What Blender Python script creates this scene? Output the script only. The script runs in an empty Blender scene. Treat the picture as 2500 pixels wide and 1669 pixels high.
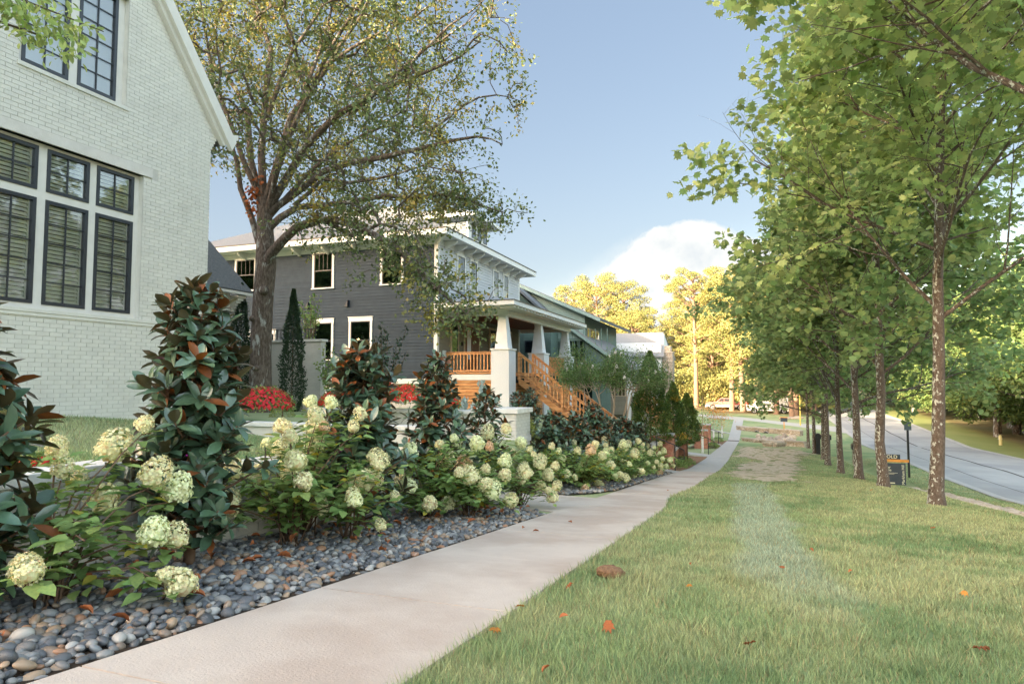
import bpy, math, random
import numpy as np
from mathutils import Vector, Matrix
R_ = math.radians
sc = bpy.context.scene
col = sc.collection
# ------------------------------------------------------------------ camera, sky, sun, exposure
cam = bpy.data.objects.new('camera', bpy.data.cameras.new('camera'))
col.objects.link(cam)
cam.location = (0, 0, 0)
cam.rotation_euler = (R_(90 + 3.43), 0, R_(20))
cam.data.lens = 22.94
cam.data.sensor_width = 36
cam.data.clip_start = .05
cam.data.clip_end = 2000
sc.camera = cam
SUN_EL, SUN_AZ = R_(13), math.atan2(-.50, -.866)       # sun stands low behind the camera, to the left
SKY_STR, SUN_STR, EXPO = .15, 2.2, 3.42
world = bpy.data.worlds.new('World')
sc.world = world
world.use_nodes = True
def build_sky():
    nt = world.node_tree
    N, L = nt.nodes, nt.links
    bg = N['Background']
    sky = N.new('ShaderNodeTexSky')
    sky.sky_type = 'NISHITA'
    sky.sun_disc = False
    sky.sun_elevation = SUN_EL
    sky.sun_rotation = SUN_AZ % (2 * math.pi)
    sky.air_density = 1.0; sky.dust_density = 1.6; sky.ozone_density = 1.3
    tc = N.new('ShaderNodeTexCoord')
    nrm = N.new('ShaderNodeVectorMath'); nrm.operation = 'NORMALIZE'
    L.new(tc.outputs['Generated'], nrm.inputs[0])
    sep = N.new('ShaderNodeSeparateXYZ'); L.new(nrm.outputs[0], sep.inputs[0])
    def math_(op, a, b=None, c=None, clamp=False):
        m = N.new('ShaderNodeMath'); m.operation = op; m.use_clamp = clamp
        for i, v in enumerate((a, b, c)):
            if v is None: continue
            if isinstance(v, (int, float)): m.inputs[i].default_value = v
            else: L.new(v, m.inputs[i])
        return m.outputs[0]
    # grading veil: dims and evens out the blue of the sky in view
    veil = N.new('ShaderNodeMix'); veil.data_type = 'RGBA'
    veil.inputs[7].default_value = (.130, .185, .292, 1)
    wb = N.new('ShaderNodeMix'); wb.data_type = 'RGBA'; wb.blend_type = 'MULTIPLY'; wb.inputs[0].default_value = 1; wb.inputs[7].default_value = (1.22, .985, .76, 1)
    L.new(sky.outputs[0], wb.inputs[6]); L.new(wb.outputs[2], veil.inputs[6])   # camera balanced for the evening shade
    el = math_('MAXIMUM', sep.outputs[2], 0)
    bw = N.new('ShaderNodeRGBToBW'); L.new(sky.outputs[0], bw.inputs[0])
    glow = N.new('ShaderNodeMapRange'); glow.interpolation_type = 'SMOOTHSTEP'; glow.inputs[1].default_value = 3.2; glow.inputs[2].default_value = 9
    L.new(bw.outputs[0], glow.inputs[0])           # the halo round the sun keeps its own brightness
    nog = math_('SUBTRACT', 1, glow.outputs[0])
    # the veil is put only over the sky in view; elsewhere the sky is the plain clear one
    dv = N.new('ShaderNodeVectorMath'); dv.operation = 'DOT_PRODUCT'; L.new(nrm.outputs[0], dv.inputs[0]); dv.inputs[1].default_value = (-.28, .94, .10)
    bank = N.new('ShaderNodeMapRange'); bank.interpolation_type = 'SMOOTHSTEP'; bank.inputs[1].default_value = -.15; bank.inputs[2].default_value = .75; L.new(dv.outputs['Value'], bank.inputs[0])
    nog = math_('MULTIPLY', nog, bank.outputs[0])
    L.new(math_('MULTIPLY', .90, nog), veil.inputs[0])
    hz = N.new('ShaderNodeMix'); hz.data_type = 'RGBA'
    hz.inputs[7].default_value = (.38, .445, .49, 1)
    L.new(veil.outputs[2], hz.inputs[6])
    L.new(math_('MULTIPLY', math_('MULTIPLY', math_('POWER', math_('SUBTRACT', 1, el, clamp=True), 6.0), .80), nog), hz.inputs[0])
    # cumulus: lumpy towers along the horizon
    def noise(scale, detail, off, rough=.55):
        mp = N.new('ShaderNodeMapping'); mp.inputs['Location'].default_value = off
        mp.inputs['Scale'].default_value = (1, 1, 1.15)
        L.new(nrm.outputs[0], mp.inputs[0])
        n = N.new('ShaderNodeTexNoise'); n.inputs['Scale'].default_value = scale
        n.inputs['Detail'].default_value = detail; n.inputs['Roughness'].default_value = rough
        L.new(mp.outputs[0], n.inputs['Vector'])
        return n.outputs[0]
    def cloud(cx, cy, cz, rx, rz, soft, amp, off):
        # centre direction, angular half sizes
        d = Vector((cx, cy, 0)).normalized(); s = Vector((d.y, -d.x, 0))
        dt = N.new('ShaderNodeVectorMath'); dt.operation = 'DOT_PRODUCT'
        L.new(nrm.outputs[0], dt.inputs[0]); dt.inputs[1].default_value = s
        fw = N.new('ShaderNodeVectorMath'); fw.operation = 'DOT_PRODUCT'
        L.new(nrm.outputs[0], fw.inputs[0]); fw.inputs[1].default_value = d
        u = math_('DIVIDE', dt.outputs['Value'], rx)
        v = math_('DIVIDE', math_('SUBTRACT', sep.outputs[2], cz), rz)
        r = math_('SQRT', math_('ADD', math_('MULTIPLY', u, u), math_('MULTIPLY', v, v)))
        n = noise(9, 7, off, .6)
        e = math_('ADD', math_('SUBTRACT', 1, r), math_('MULTIPLY', math_('SUBTRACT', n, .5), amp))
        front = math_('GREATER_THAN', fw.outputs['Value'], 0)
        return math_('MULTIPLY', math_('MULTIPLY', e, soft, clamp=True), front)
    outp = hz.outputs[2]
    def lay(prev, mask, colr, shade, noff):
        mx = N.new('ShaderNodeMix'); mx.data_type = 'RGBA'
        L.new(prev, mx.inputs[6])
        cm = N.new('ShaderNodeMix'); cm.data_type = 'RGBA'
        cm.inputs[6].default_value = shade; cm.inputs[7].default_value = colr
        n = noise(16, 6, noff, .6)
        L.new(math_('MULTIPLY', math_('SUBTRACT', n, .30), 3.2, clamp=True), cm.inputs[0])
        L.new(cm.outputs[2], mx.inputs[7]); L.new(mask, mx.inputs[0])
        return mx.outputs[2]
    W1, W2 = (.72, .71, .675, 1), (.52, .555, .575, 1)
    def az(px): a = R_(20) - math.atan((px - 1250) / 1593.); return (-math.sin(a), math.cos(a))
    outp = lay(outp, math_('MULTIPLY', cloud(*az(1640), .085, .22, .135, 3.0, .55, (4.1, 1.3, 2)), .55), W1, W2, (1, 1, 4))
    outp = lay(outp, cloud(*az(1700), .115, .150, .118, 16.0, .7, (2.2, 0, 7)), W1, W2, (3, 1, 2))
    outp = lay(outp, cloud(*az(1500), .075, .12, .075, 12.0, .8, (7.2, 3, 1)), W1, W2, (3, 5, 2))
    outp = lay(outp, math_('MULTIPLY', cloud(*az(1290), .075, .12, .05, 3.0, .9, (1.2, 5, 3)), .5), W1, W2, (2, 5, 2))
    # scattered cumulus all round the horizon outside the frame, added for light in the shade and window reflections
    for (cx, cy, cz, rx, rz, k) in ((.9, .5, .10, .30, .14, 3), (1, -.3, .12, .35, .16, 5), (-.8, -.4, .07, .4, .1, 8)):
        outp = lay(outp, cloud(cx, cy, cz, rx, rz, 4.0, .6, (k, 2, 1)), W1, W2, (k, 1, 2))
    L.new(outp, bg.inputs[0])
    bg.inputs[1].default_value = SKY_STR
build_sky()
sl = bpy.data.lights.new('sun', 'SUN'); sl.energy = SUN_STR; sl.angle = R_(.5); sl.color = (1, .83, .58)
sun = bpy.data.objects.new('sun', sl); col.objects.link(sun)
sdir = Vector((math.sin(SUN_AZ) * math.cos(SUN_EL), math.cos(SUN_AZ) * math.cos(SUN_EL), math.sin(SUN_EL)))
sun.rotation_euler = sdir.to_track_quat('Z', 'Y').to_euler()
vs = sc.view_settings
vs.view_transform = 'Standard'; vs.look = 'None'; vs.gamma = 1; vs.use_curve_mapping = False; vs.exposure = EXPO
sc.render.engine = 'CYCLES'
sc.cycles.max_bounces = 6; sc.cycles.transparent_max_bounces = 10
sc.cycles.use_denoising = True
sc.cycles.caustics_reflective = False; sc.cycles.caustics_refractive = False

# ------------------------------------------------------------------ helpers
rng = np.random.default_rng(7)
rnd = random.Random(11)
def mat(name, c, rough=.7, c2=None, ns=6., c3=None, ns3=1.2, t3=(.45, .6), isl=0., bump=0., bs=40., trans=0., spec=.35, metal=0., back=None, attr=None, scale=(1, 1, 1), hue=.0, glassy=0, coat=0., lich=0.):
    m = bpy.data.materials.new(name); m.use_nodes = True
    nt = m.node_tree; N, L = nt.nodes, nt.links
    P = N['Principled BSDF']
    P.inputs['Roughness'].default_value = rough
    P.inputs['Specular IOR Level'].default_value = spec
    P.inputs['Metallic'].default_value = metal
    if coat: P.inputs['Coat Weight'].default_value = coat
    tc = N.new('ShaderNodeTexCoord')
    mp = N.new('ShaderNodeMapping'); mp.inputs['Scale'].default_value = scale
    L.new(tc.outputs['Object'], mp.inputs[0])
    def nz(s, d=5, r=.6):
        n = N.new('ShaderNodeTexNoise'); n.inputs['Scale'].default_value = s; n.inputs['Detail'].default_value = d
        n.inputs['Roughness'].default_value = r; L.new(mp.outputs[0], n.inputs['Vector']); return n.outputs[0]
    def rgb(v):
        n = N.new('ShaderNodeRGB'); n.outputs[0].default_value = (*v, 1); return n.outputs[0]
    def mix(a, b, f):
        x = N.new('ShaderNodeMix'); x.data_type = 'RGBA'; L.new(a, x.inputs[6]); L.new(b, x.inputs[7]); L.new(f, x.inputs[0]); return x.outputs[2]
    def ramp(f, a, b):
        x = N.new('ShaderNodeMapRange'); x.inputs[1].default_value = a; x.inputs[2].default_value = b; L.new(f, x.inputs[0]); return x.outputs[0]
    if attr:
        a = N.new('ShaderNodeAttribute'); a.attribute_name = attr; cc = a.outputs['Color']
    else: cc = rgb(c)
    if c2: cc = mix(cc, rgb(c2), ramp(nz(ns), .38, .62))
    if c3:
        f3 = nz(ns3)
        if lich:
            gn = N.new('ShaderNodeNewGeometry'); sx = N.new('ShaderNodeSeparateXYZ'); L.new(gn.outputs['Normal'], sx.inputs[0]); ml = N.new('ShaderNodeMath'); ml.operation = 'MULTIPLY_ADD'; ml.inputs[1].default_value = -lich; L.new(sx.outputs[0], ml.inputs[0]); L.new(f3, ml.inputs[2]); f3 = ml.outputs[0]
        cc = mix(cc, rgb(c3), ramp(f3, *t3))
    if isl or hue:
        g = N.new('ShaderNodeNewGeometry'); oi = N.new('ShaderNodeObjectInfo')
        ad = N.new('ShaderNodeMath'); ad.operation = 'ADD'
        L.new(g.outputs['Random Per Island'], ad.inputs[0]); L.new(oi.outputs['Random'], ad.inputs[1])
        fr = N.new('ShaderNodeMath'); fr.operation = 'FRACT'; L.new(ad.outputs[0], fr.inputs[0])
        hs = N.new('ShaderNodeHueSaturation'); L.new(cc, hs.inputs['Color'])
        x = N.new('ShaderNodeMapRange'); x.inputs[3].default_value = 1 - isl; x.inputs[4].default_value = 1 + isl; L.new(fr.outputs[0], x.inputs[0]); L.new(x.outputs[0], hs.inputs['Value'])
        if hue:
            m7 = N.new('ShaderNodeMath'); m7.operation = 'MULTIPLY'; m7.inputs[1].default_value = 7.31; L.new(fr.outputs[0], m7.inputs[0])
            f7 = N.new('ShaderNodeMath'); f7.operation = 'FRACT'; L.new(m7.outputs[0], f7.inputs[0])
            y = N.new('ShaderNodeMapRange'); y.inputs[3].default_value = .5 - hue; y.inputs[4].default_value = .5 + hue; L.new(f7.outputs[0], y.inputs[0]); L.new(y.outputs[0], hs.inputs['Hue'])
        cc = hs.outputs[0]
    if back:
        g2 = N.new('ShaderNodeNewGeometry'); cc = mix(cc, rgb(back), g2.outputs['Backfacing'])
    L.new(cc, P.inputs['Base Color'])
    if bump:
        b = N.new('ShaderNodeBump'); b.inputs['Strength'].default_value = bump; b.inputs['Distance'].default_value = .02
        L.new(nz(bs, 6, .65), b.inputs['Height']); L.new(b.outputs[0], P.inputs['Normal'])
    if trans:
        t = N.new('ShaderNodeBsdfTranslucent'); L.new(cc, t.inputs[0])
        hs2 = N.new('ShaderNodeHueSaturation'); hs2.inputs['Saturation'].default_value = 1.1; hs2.inputs['Value'].default_value = 1.35; L.new(cc, hs2.inputs['Color']); L.new(hs2.outputs[0], t.inputs[0])
        mx = N.new('ShaderNodeMixShader'); mx.inputs[0].default_value = trans
        L.new(P.outputs[0], mx.inputs[1]); L.new(t.outputs[0], mx.inputs[2]); L.new(mx.outputs[0], N['Material Output'].inputs[0])
    if glassy:
        tr = N.new('ShaderNodeBsdfTransparent'); tr.inputs[0].default_value = (*c, 1)
        gl = N.new('ShaderNodeBsdfGlossy'); gl.inputs['Roughness'].default_value = .02; gl.inputs[0].default_value = (.9, .95, 1, 1)
        lw = N.new('ShaderNodeLayerWeight'); lw.inputs[0].default_value = glassy
        ad = N.new('ShaderNodeMath'); ad.operation = 'ADD'; ad.use_clamp = True; ad.inputs[1].default_value = .07; L.new(lw.outputs['Fresnel'], ad.inputs[0])
        nb = N.new('ShaderNodeBump'); nb.inputs['Strength'].default_value = .06; nb.inputs['Distance'].default_value = .02; L.new(nz(2.2, 1), nb.inputs['Height']); L.new(nb.outputs[0], gl.inputs['Normal'])
        mx = N.new('ShaderNodeMixShader'); L.new(ad.outputs[0], mx.inputs[0]); L.new(tr.outputs[0], mx.inputs[1]); L.new(gl.outputs[0], mx.inputs[2]); L.new(mx.outputs[0], N['Material Output'].inputs[0])
    return m

def tag(o, label=None, cat=None, group=None, kind=None):
    if label: o['label'] = label
    if cat: o['category'] = cat
    if group: o['group'] = group
    if kind: o['kind'] = kind
    return o
WL = {}
def wl(o): return WL.get(o.name, Vector((0, 0, 0))) if o else Vector((0, 0, 0))
def thing(name, label, cat, loc=(0, 0, 0), group=None, rz=0):
    o = bpy.data.objects.new(name, None); col.objects.link(o); o.empty_display_size = .1
    o.location = loc; o.rotation_euler.z = rz; WL[o.name] = Vector(loc)
    return tag(o, label, cat, group)
def link(name, me, parent=None, kind=None, label=None, loc=None, rot=None):
    """a mesh in world coordinates (or placed at loc) under its thing"""
    o = bpy.data.objects.new(name, me); col.objects.link(o)
    p = Vector(loc) if loc is not None else Vector((0, 0, 0))
    if parent: o.parent = parent; o.location = p - wl(parent)
    else: o.location = p
    WL[o.name] = p
    if rot is not None: o.rotation_euler = rot
    if kind: o['kind'] = kind
    if label: o['label'] = label
    return o
def mesh_np(name, V, F, m, smooth=False, cols=None):
    V = np.asarray(V, dtype=np.float32); F = np.asarray(F, dtype=np.int32)
    k = F.shape[1]; me = bpy.data.meshes.new(name)
    me.vertices.add(len(V)); me.vertices.foreach_set('co', V.ravel())
    me.loops.add(F.size); me.loops.foreach_set('vertex_index', F.ravel())
    me.polygons.add(len(F)); me.polygons.foreach_set('loop_start', np.arange(len(F), dtype=np.int32) * k)
    if smooth: me.polygons.foreach_set('use_smooth', np.ones(len(F), dtype=bool))
    if cols is not None:
        a = me.color_attributes.new('col', 'FLOAT_COLOR', 'POINT')
        c4 = np.ones((len(V), 4), dtype=np.float32); c4[:, :3] = cols; a.data.foreach_set('color', c4.ravel())
    me.update(calc_edges=True); me.validate()
    me.materials.append(m)
    return me
class B:
    def __init__(s): s.v = []; s.f = []
    def box(s, x0, x1, y0, y1, z0, z1):
        n = len(s.v)
        s.v += [(x0, y0, z0), (x1, y0, z0), (x1, y1, z0), (x0, y1, z0), (x0, y0, z1), (x1, y0, z1), (x1, y1, z1), (x0, y1, z1)]
        s.f += [tuple(n + i for i in q) for q in ((0, 3, 2, 1), (4, 5, 6, 7), (0, 1, 5, 4), (1, 2, 6, 5), (2, 3, 7, 6), (3, 0, 4, 7))]
        return s
    def beam(s, p, q, w, h, up=(0, 0, 1)):
        p, q = Vector(p), Vector(q); d = (q - p).normalized(); x = d.cross(Vector(up))
        if x.length < 1e-4: x = Vector((1, 0, 0))
        x.normalize(); u = x.cross(d); n = len(s.v)
        for c in (p, q):
            for a, b in ((-1, -1), (1, -1), (1, 1), (-1, 1)): s.v.append(tuple(c + x * a * w / 2 + u * b * h / 2))
        s.f += [tuple(n + i for i in k) for k in ((0, 1, 2, 3), (7, 6, 5, 4), (0, 4, 5, 1), (1, 5, 6, 2), (2, 6, 7, 3), (3, 7, 4, 0))]
        return s
    def face(s, pts): n = len(s.v); s.v += [tuple(p) for p in pts]; s.f.append(tuple(range(n, n + len(pts)))); return s
    def prism(s, pts, vec):
        n = len(s.v); k = len(pts); vec = Vector(vec)
        s.v += [tuple(Vector(p)) for p in pts] + [tuple(Vector(p) + vec) for p in pts]
        s.f.append(tuple(n + i for i in range(k))); s.f.append(tuple(n + k + i for i in reversed(range(k))))
        for i in range(k): j = (i + 1) % k; s.f.append((n + i, n + k + i, n + k + j, n + j))
        return s
    def tube(s, path, rad, n=8, cap=True):
        path = [Vector(p) for p in path]; base = len(s.v); pv = None
        for i, p in enumerate(path):
            d = (path[min(i + 1, len(path) - 1)] - path[max(i - 1, 0)]).normalized()
            if pv is None: a = d.orthogonal().normalized()
            else:
                a = pv - d * pv.dot(d); a.normalize()
            pv = a; b = d.cross(a); r = rad[i] if hasattr(rad, '__len__') else rad
            for k in range(n):
                t = 2 * math.pi * k / n; s.v.append(tuple(p + (a * math.cos(t) + b * math.sin(t)) * r))
        for i in range(len(path) - 1):
            for k in range(n):
                k2 = (k + 1) % n; s.f.append((base + i * n + k, base + i * n + k2, base + (i + 1) * n + k2, base + (i + 1) * n + k))
        if cap:
            s.f.append(tuple(base + k for k in reversed(range(n)))); e = base + (len(path) - 1) * n; s.f.append(tuple(e + k for k in range(n)))
        return s
    def frust(s, cx, cy, z0, z1, a0, a1):
        n = len(s.v)
        for z, a in ((z0, a0), (z1, a1)): s.v += [(cx - a, cy - a, z), (cx + a, cy - a, z), (cx + a, cy + a, z), (cx - a, cy + a, z)]
        s.f += [tuple(n + i for i in q) for q in ((0, 3, 2, 1), (4, 5, 6, 7), (0, 1, 5, 4), (1, 2, 6, 5), (2, 3, 7, 6), (3, 0, 4, 7))]
        return s
    def mesh(s, name, m, smooth=False, bevel=0):
        me = bpy.data.meshes.new(name); me.from_pydata(s.v, [], s.f); me.materials.append(m)
        if smooth: me.polygons.foreach_set('use_smooth', [True] * len(me.polygons))
        me.update(); return me
    def put(s, name, m, parent=None, smooth=False, kind=None, label=None, bevel=0):
        o = link(name, s.mesh(name, m, smooth), parent, kind, label)
        if bevel:
            b = o.modifiers.new('bevel', 'BEVEL'); b.width = bevel; b.segments = 2; b.limit_method = 'ANGLE'
        return o
def copy_tree(o, parent=None):
    c = o.copy(); col.objects.link(c); c.parent = parent
    for ch in list(o.children): copy_tree(ch, c)
    return c
def place(o, loc, rz=0, s=1, label=None):
    o.location = loc; o.rotation_euler.z = rz; o.scale = (s, s, s); WL[o.name] = Vector(loc)
    if label: o['label'] = label
    return o
# leaf templates (along +Y, face up +Z)
def T(v, f): return np.array(v, float), np.array(f, int)
OVAL = T([(0, 0, 0), (-.17, .25, .06), (.17, .25, .06), (-.23, .55, .08), (.23, .55, .08), (-.15, .82, .04), (.15, .82, .04), (0, 1, -.04), (0, .3, 0), (0, .65, 0)],
         [(0, 8, 1), (0, 2, 8), (1, 8, 3), (8, 2, 4), (8, 9, 3), (8, 4, 9), (3, 9, 5), (9, 4, 6), (5, 9, 7), (9, 6, 7)])
OVATE = T([(0, 0, 0), (-.32, .3, .07), (.32, .3, .07), (-.25, .62, .04), (.25, .62, .04), (0, 1, -.08), (0, .4, 0)],
          [(0, 6, 1), (0, 2, 6), (1, 6, 3), (6, 2, 4), (3, 6, 5), (6, 4, 5)])
DIAM = T([(0, 0, 0), (-.27, .5, .06), (.27, .5, .06), (0, 1, 0)], [(0, 2, 1), (1, 2, 3)])
_m = [(0, 0), (.16, .12), (.42, .02), (.36, .26), (.62, .42), (.38, .52), (.34, .78), (.14, .66), (0, 1.0), (-.14, .66), (-.34, .78), (-.38, .52), (-.62, .42), (-.36, .26), (-.42, .02), (-.16, .12)]
MAPLE = T([(x, y, .05 * abs(x) - .04 * y * y + (.05 if i % 2 else -.03)) for i, (x, y) in enumerate(_m)] + [(0, .38, 0)], [(16, i, (i + 1) % 16) for i in range(16)])
STAR = T([(0, 0, 0), (.5, .1, -.03), (.55, .5, .02), (0, 1, -.05), (-.55, .5, .02), (-.5, .1, -.03)], [(0, 1, 2), (0, 2, 3), (0, 3, 4), (0, 4, 5)])
OAKL = T([(0, 0, 0), (.2, .35, .03), (.34, .62, 0), (0, 1, -.05), (-.34, .62, 0), (-.2, .35, .03), (0, .5, .05)], [(0, 1, 6), (1, 2, 6), (2, 3, 6), (6, 3, 4), (6, 4, 5), (0, 6, 5)])
def frames(a, n=None, up=.6):
    """rotation matrices whose columns are side, along, normal"""
    a = a / np.linalg.norm(a, axis=1, keepdims=True)
    if n is None: n = rng.normal(0, 1 - up, a.shape) + np.array([0, 0, up])
    x = np.cross(a, n); x /= np.linalg.norm(x, axis=1, keepdims=True) + 1e-9
    z = np.cross(x, a)
    return np.stack([x, a, z], axis=2)
def spread(t, R, loc, s):
    tv, tf = t; s = np.asarray(s).reshape(-1, 1, 1)
    V = np.einsum('nij,kj->nki', R, tv) * s + loc[:, None, :]
    F = (tf[None] + (np.arange(len(loc)) * len(tv))[:, None, None])
    return V.reshape(-1, 3), F.reshape(-1, tf.shape[1])
def leaves(name, t, R, loc, s, m, parent, single=0, off=(0, 0, 0)):
    """single: this many of the nearest leaves become parts of their own, the rest one stuff part"""
    loc = np.asarray(loc, float); s = np.broadcast_to(np.asarray(s, float), (len(loc),)); off = np.array(off)
    n1 = min(single, len(loc))
    idx = np.argsort(np.linalg.norm(loc + off, axis=1) / s); near, far = idx[:n1], idx[n1:]
    if n1:
        me = mesh_np(name, t[0], t[1], m, smooth=True); base = wl(parent)
        for i in near:
            o = bpy.data.objects.new(name, me); col.objects.link(o); o.parent = parent
            M4 = np.eye(4); M4[:3, :3] = R[i] * s[i]; M4[:3, 3] = loc[i] - np.array(base)
            o.matrix_local = Matrix(M4.tolist())
    if len(far):
        V, F = spread(t, R[far], loc[far], s[far])
        link(name, mesh_np(name, V, F, m, smooth=True), parent, kind='stuff')

# ------------------------------------------------------------------ the lie of the land (camera eye is z = 0)
DY = [-200, -50, -12, 0, 28, 36, 58, 68, 80, 95, 130, 200, 400]
DZ = [-14, -3.5, 0, -.95, -3.6, -4.1, -5.0, -4.7, -4.3, -4.0, -3.2, -1.5, 4]
DZ[0] = .5; DZ[1] = .3; DZ[2] = -.2
def sm(t): t = np.clip(t, 0, 1); return t * t * (3 - 2 * t)
def H(x, y):
    x = np.asarray(x, float); y = np.asarray(y, float)
    D = np.interp(y, DY, DZ)
    z = D - .2 * sm((x - 2.9) / 2.3) * sm((60 - y) / 20)
    z = z + np.interp(y, [-150, -95, -30], [24, 21, 0]) * np.interp(x, [-200, -90, -45, 60, 200], [1.25, 1.25, .95, .85, .8])  # unseen hill added behind the camera to carry the sun-blocking trees
    o = np.interp(y, [0, 27, 40, 60], [.45, .4, .05, 0])
    z = z - o * sm((x - 5.0) / 3.0)
    z = z - .30 * np.exp(-((x - 5.65) / .5) ** 2) * sm((50 - y) / 6)
    z = z - .085 * np.clip(x - 16.5, 0, 40) * sm((130 - y) / 50)
    # upper yards on the left
    yard = np.interp(y, [-50, 3.7, 5.5, 8.6, 12.3, 12.7, 16, 28, 36, 58, 80, 200], [-.62, -.62, -.85, -1.1, -1.15, -1.5, -1.9, -3.0, -3.65, -4.6, -4.1, -1.3])
    hs = np.interp(y, [-50, 7, 8.5, 12, 26, 40, 60, 80, 200], [-.52, -.55, -.72, -.85, -1.2, -2.4, -3.5, -4.0, -1.0])
    up = yard + (hs - yard) * sm((-5 - x) / 5)
    k = sm((-4.20 - x) / .05) * (y < 22) + sm((-3.6 - x) / 2.5) * (y >= 22)
    return z + (up - z) * k
def h(x, y): return float(H(x, y))
GRASS = dict(g=(.29, .375, .18), d=(.19, .285, .135), y=(.42, .44, .24), b=(.38, .45, .33))
def vnoise(x, y, s, seed=0):
    """cheap smooth value noise"""
    r = np.random.default_rng(seed).random((64, 64)); x = x / s; y = y / s
    xi = np.floor(x).astype(int); yi = np.floor(y).astype(int); fx = sm(x - xi); fy = sm(y - yi)
    g = lambda a, b: r[a % 64, b % 64]
    return (g(xi, yi) * (1 - fx) + g(xi + 1, yi) * fx) * (1 - fy) + (g(xi, yi + 1) * (1 - fx) + g(xi + 1, yi + 1) * fx) * fy
def grass_colour(x, y):
    a = vnoise(x, y, .9, 1)[:, None]; b = vnoise(x, y, .35, 2)[:, None]; c = vnoise(x, y, 2.7, 3)[:, None]
    G, Dk, Y, Bl = (np.array(GRASS[k]) for k in 'gdyb')
    o = G + (Dk - G) * sm(a * 1.6 - .3) * .8
    o = o + (Y - o) * sm((b + c) * 1.3 - .75) * .8
    xs = np.interp(y, [3, 6, 17, 23], [.45, .22, -.05, .1]); w = np.interp(y, [3, 17], [.42, .5])
    k = sm((w - np.abs(x - xs + .25 * (vnoise(x, y, .6, 5) - .5))) / .22)[:, None] * sm((y[:, None] - 3.6) / 2.5) * sm((20 - y[:, None]) / 3)
    return o + (Bl - o) * k * .85
# ------------------------------------------------------------------ materials
GRND = mat('ground_grass', (0, 0, 0), .95, attr='col', isl=0, bump=.6, bs=30, spec=.1)
BLADE = mat('grass_blade', (0, 0, 0), .75, attr='col', isl=.28, hue=.015, trans=.25, spec=.15)
CONC = mat('concrete', (.52, .445, .385), .85, (.56, .485, .42), 3, (.455, .37, .31), .8, (.46, .60), bump=.5, bs=70, spec=.2)
CONC2 = mat('concrete_grey', (.48, .465, .44), .85, (.43, .415, .39), 4, bump=.2, bs=60, spec=.2)
ASPH = mat('asphalt', (.40, .395, .38), .9, (.45, .44, .42), 1.2, (.34, .335, .33), .3, bump=.15, bs=60, spec=.15)
SOIL = mat('soil', (.035, .025, .018), .95, (.07, .05, .035), 20, bump=1, bs=50, spec=.1)
MULCH = mat('mulch', (.16, .085, .05), .95, (.30, .19, .12), 30, bump=1, bs=60, isl=.3, spec=.1)
STRAW = mat('straw_soil', (.44, .36, .26), .95, (.54, .46, .35), 7, (.24, .25, .12), 2.5, (.53, .60), bump=.8, bs=35, scale=(1, .35, 1), spec=.1)
PLEAF = mat('litter', (.22, .13, .07), .95, (.14, .12, .05), 5, bump=.7, bs=20, spec=.1)
WBRICK = mat('painted_brick', (.66, .64, .585), .72, (.62, .60, .55), 5, (.56, .54, .495), 1.1, (.55, .75), isl=.03, bump=.35, bs=45, spec=.25)
WMORT = mat('painted_mortar', (.56, .54, .495), .85, (.50, .48, .44), 8, bump=.3, bs=60, spec=.1)
CAPW = mat('painted_cap', (.76, .75, .71), .7, (.64, .62, .58), 4, bump=.2, bs=30, spec=.25)
STUC = mat('stucco_trim', (.66, .64, .60), .6, (.62, .60, .56), 6, spec=.25)
LINT = mat('lintel_stone', (.63, .60, .56), .8, (.57, .54, .50), 5, bump=.2, bs=50)
BLKF = mat('black_frame', (.018, .022, .032), .35, (.03, .035, .045), 3, spec=.5)
GLAS = mat('window_glass', (.97, .99, .98), glassy=.42)
GLAD = mat('dark_glass', (.55, .62, .62), glassy=.35)
SHUT = mat('shutter_white', (.82, .85, .82), .5, (.78, .82, .79), 2)
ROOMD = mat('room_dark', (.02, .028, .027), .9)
BLIND = mat('pale_blind', (.76, .79, .84), .8, (.70, .73, .79), 2)
WHT = mat('white_trim', (.70, .70, .68), .5, (.65, .65, .63), 4, spec=.35)
WHT2 = mat('white_siding', (.74, .75, .76), .6, (.70, .71, .72), 3, isl=.03)
SHING = mat('grey_shingle', (.15, .16, .17), .9, (.21, .215, .22), 14, (.11, .115, .12), 30, bump=.6, bs=25, isl=.15)
SHINB = mat('pale_shingle', (.19, .195, .20), .9, (.25, .245, .24), 14, bump=.6, bs=25, isl=.12)
METR = mat('seam_roof', (.42, .45, .48), .35, metal=.6)
WOOD = mat('cedar', (.55, .25, .095), .6, (.40, .17, .055), 5, (.64, .34, .15), 2, isl=.16, scale=(1, 1, 6), bump=.15, bs=30, spec=.35)
WOODH = mat('cedar_board', (.53, .24, .085), .6, (.38, .15, .05), 4, (.62, .33, .14), 1.6, isl=.20, scale=(1, 1, 9), bump=.15, bs=20, spec=.35)
DOORM = mat('door_wood', (.16, .055, .02), .5, (.11, .035, .015), 6, scale=(3, 3, .6))
CEIL = mat('porch_ceiling', (.15, .05, .025), .5, (.11, .035, .018), 5)
IRON = mat('black_iron', (.012, .012, .014), .4, (.02, .02, .022), 10, spec=.5)
REDB = mat('red_brick', (.36, .14, .09), .85, (.44, .22, .15), 6, isl=.25, bump=.3, bs=40)
RMORT = mat('brick_mortar', (.36, .28, .23), .9, (.30, .22, .18), 9, bump=.3)
BRNB = mat('brown_brick', (.11, .07, .06), .85, (.16, .10, .08), 6, isl=.2)
STONE = mat('fieldstone', (.42, .33, .25), .9, (.28, .21, .15), 5, (.52, .46, .38), 9, isl=.22, bump=.6, bs=20)
STONW = mat('ledge_stone', (.50, .44, .37), .9, (.40, .33, .26), 5, isl=.15, bump=.5, bs=20)
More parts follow.
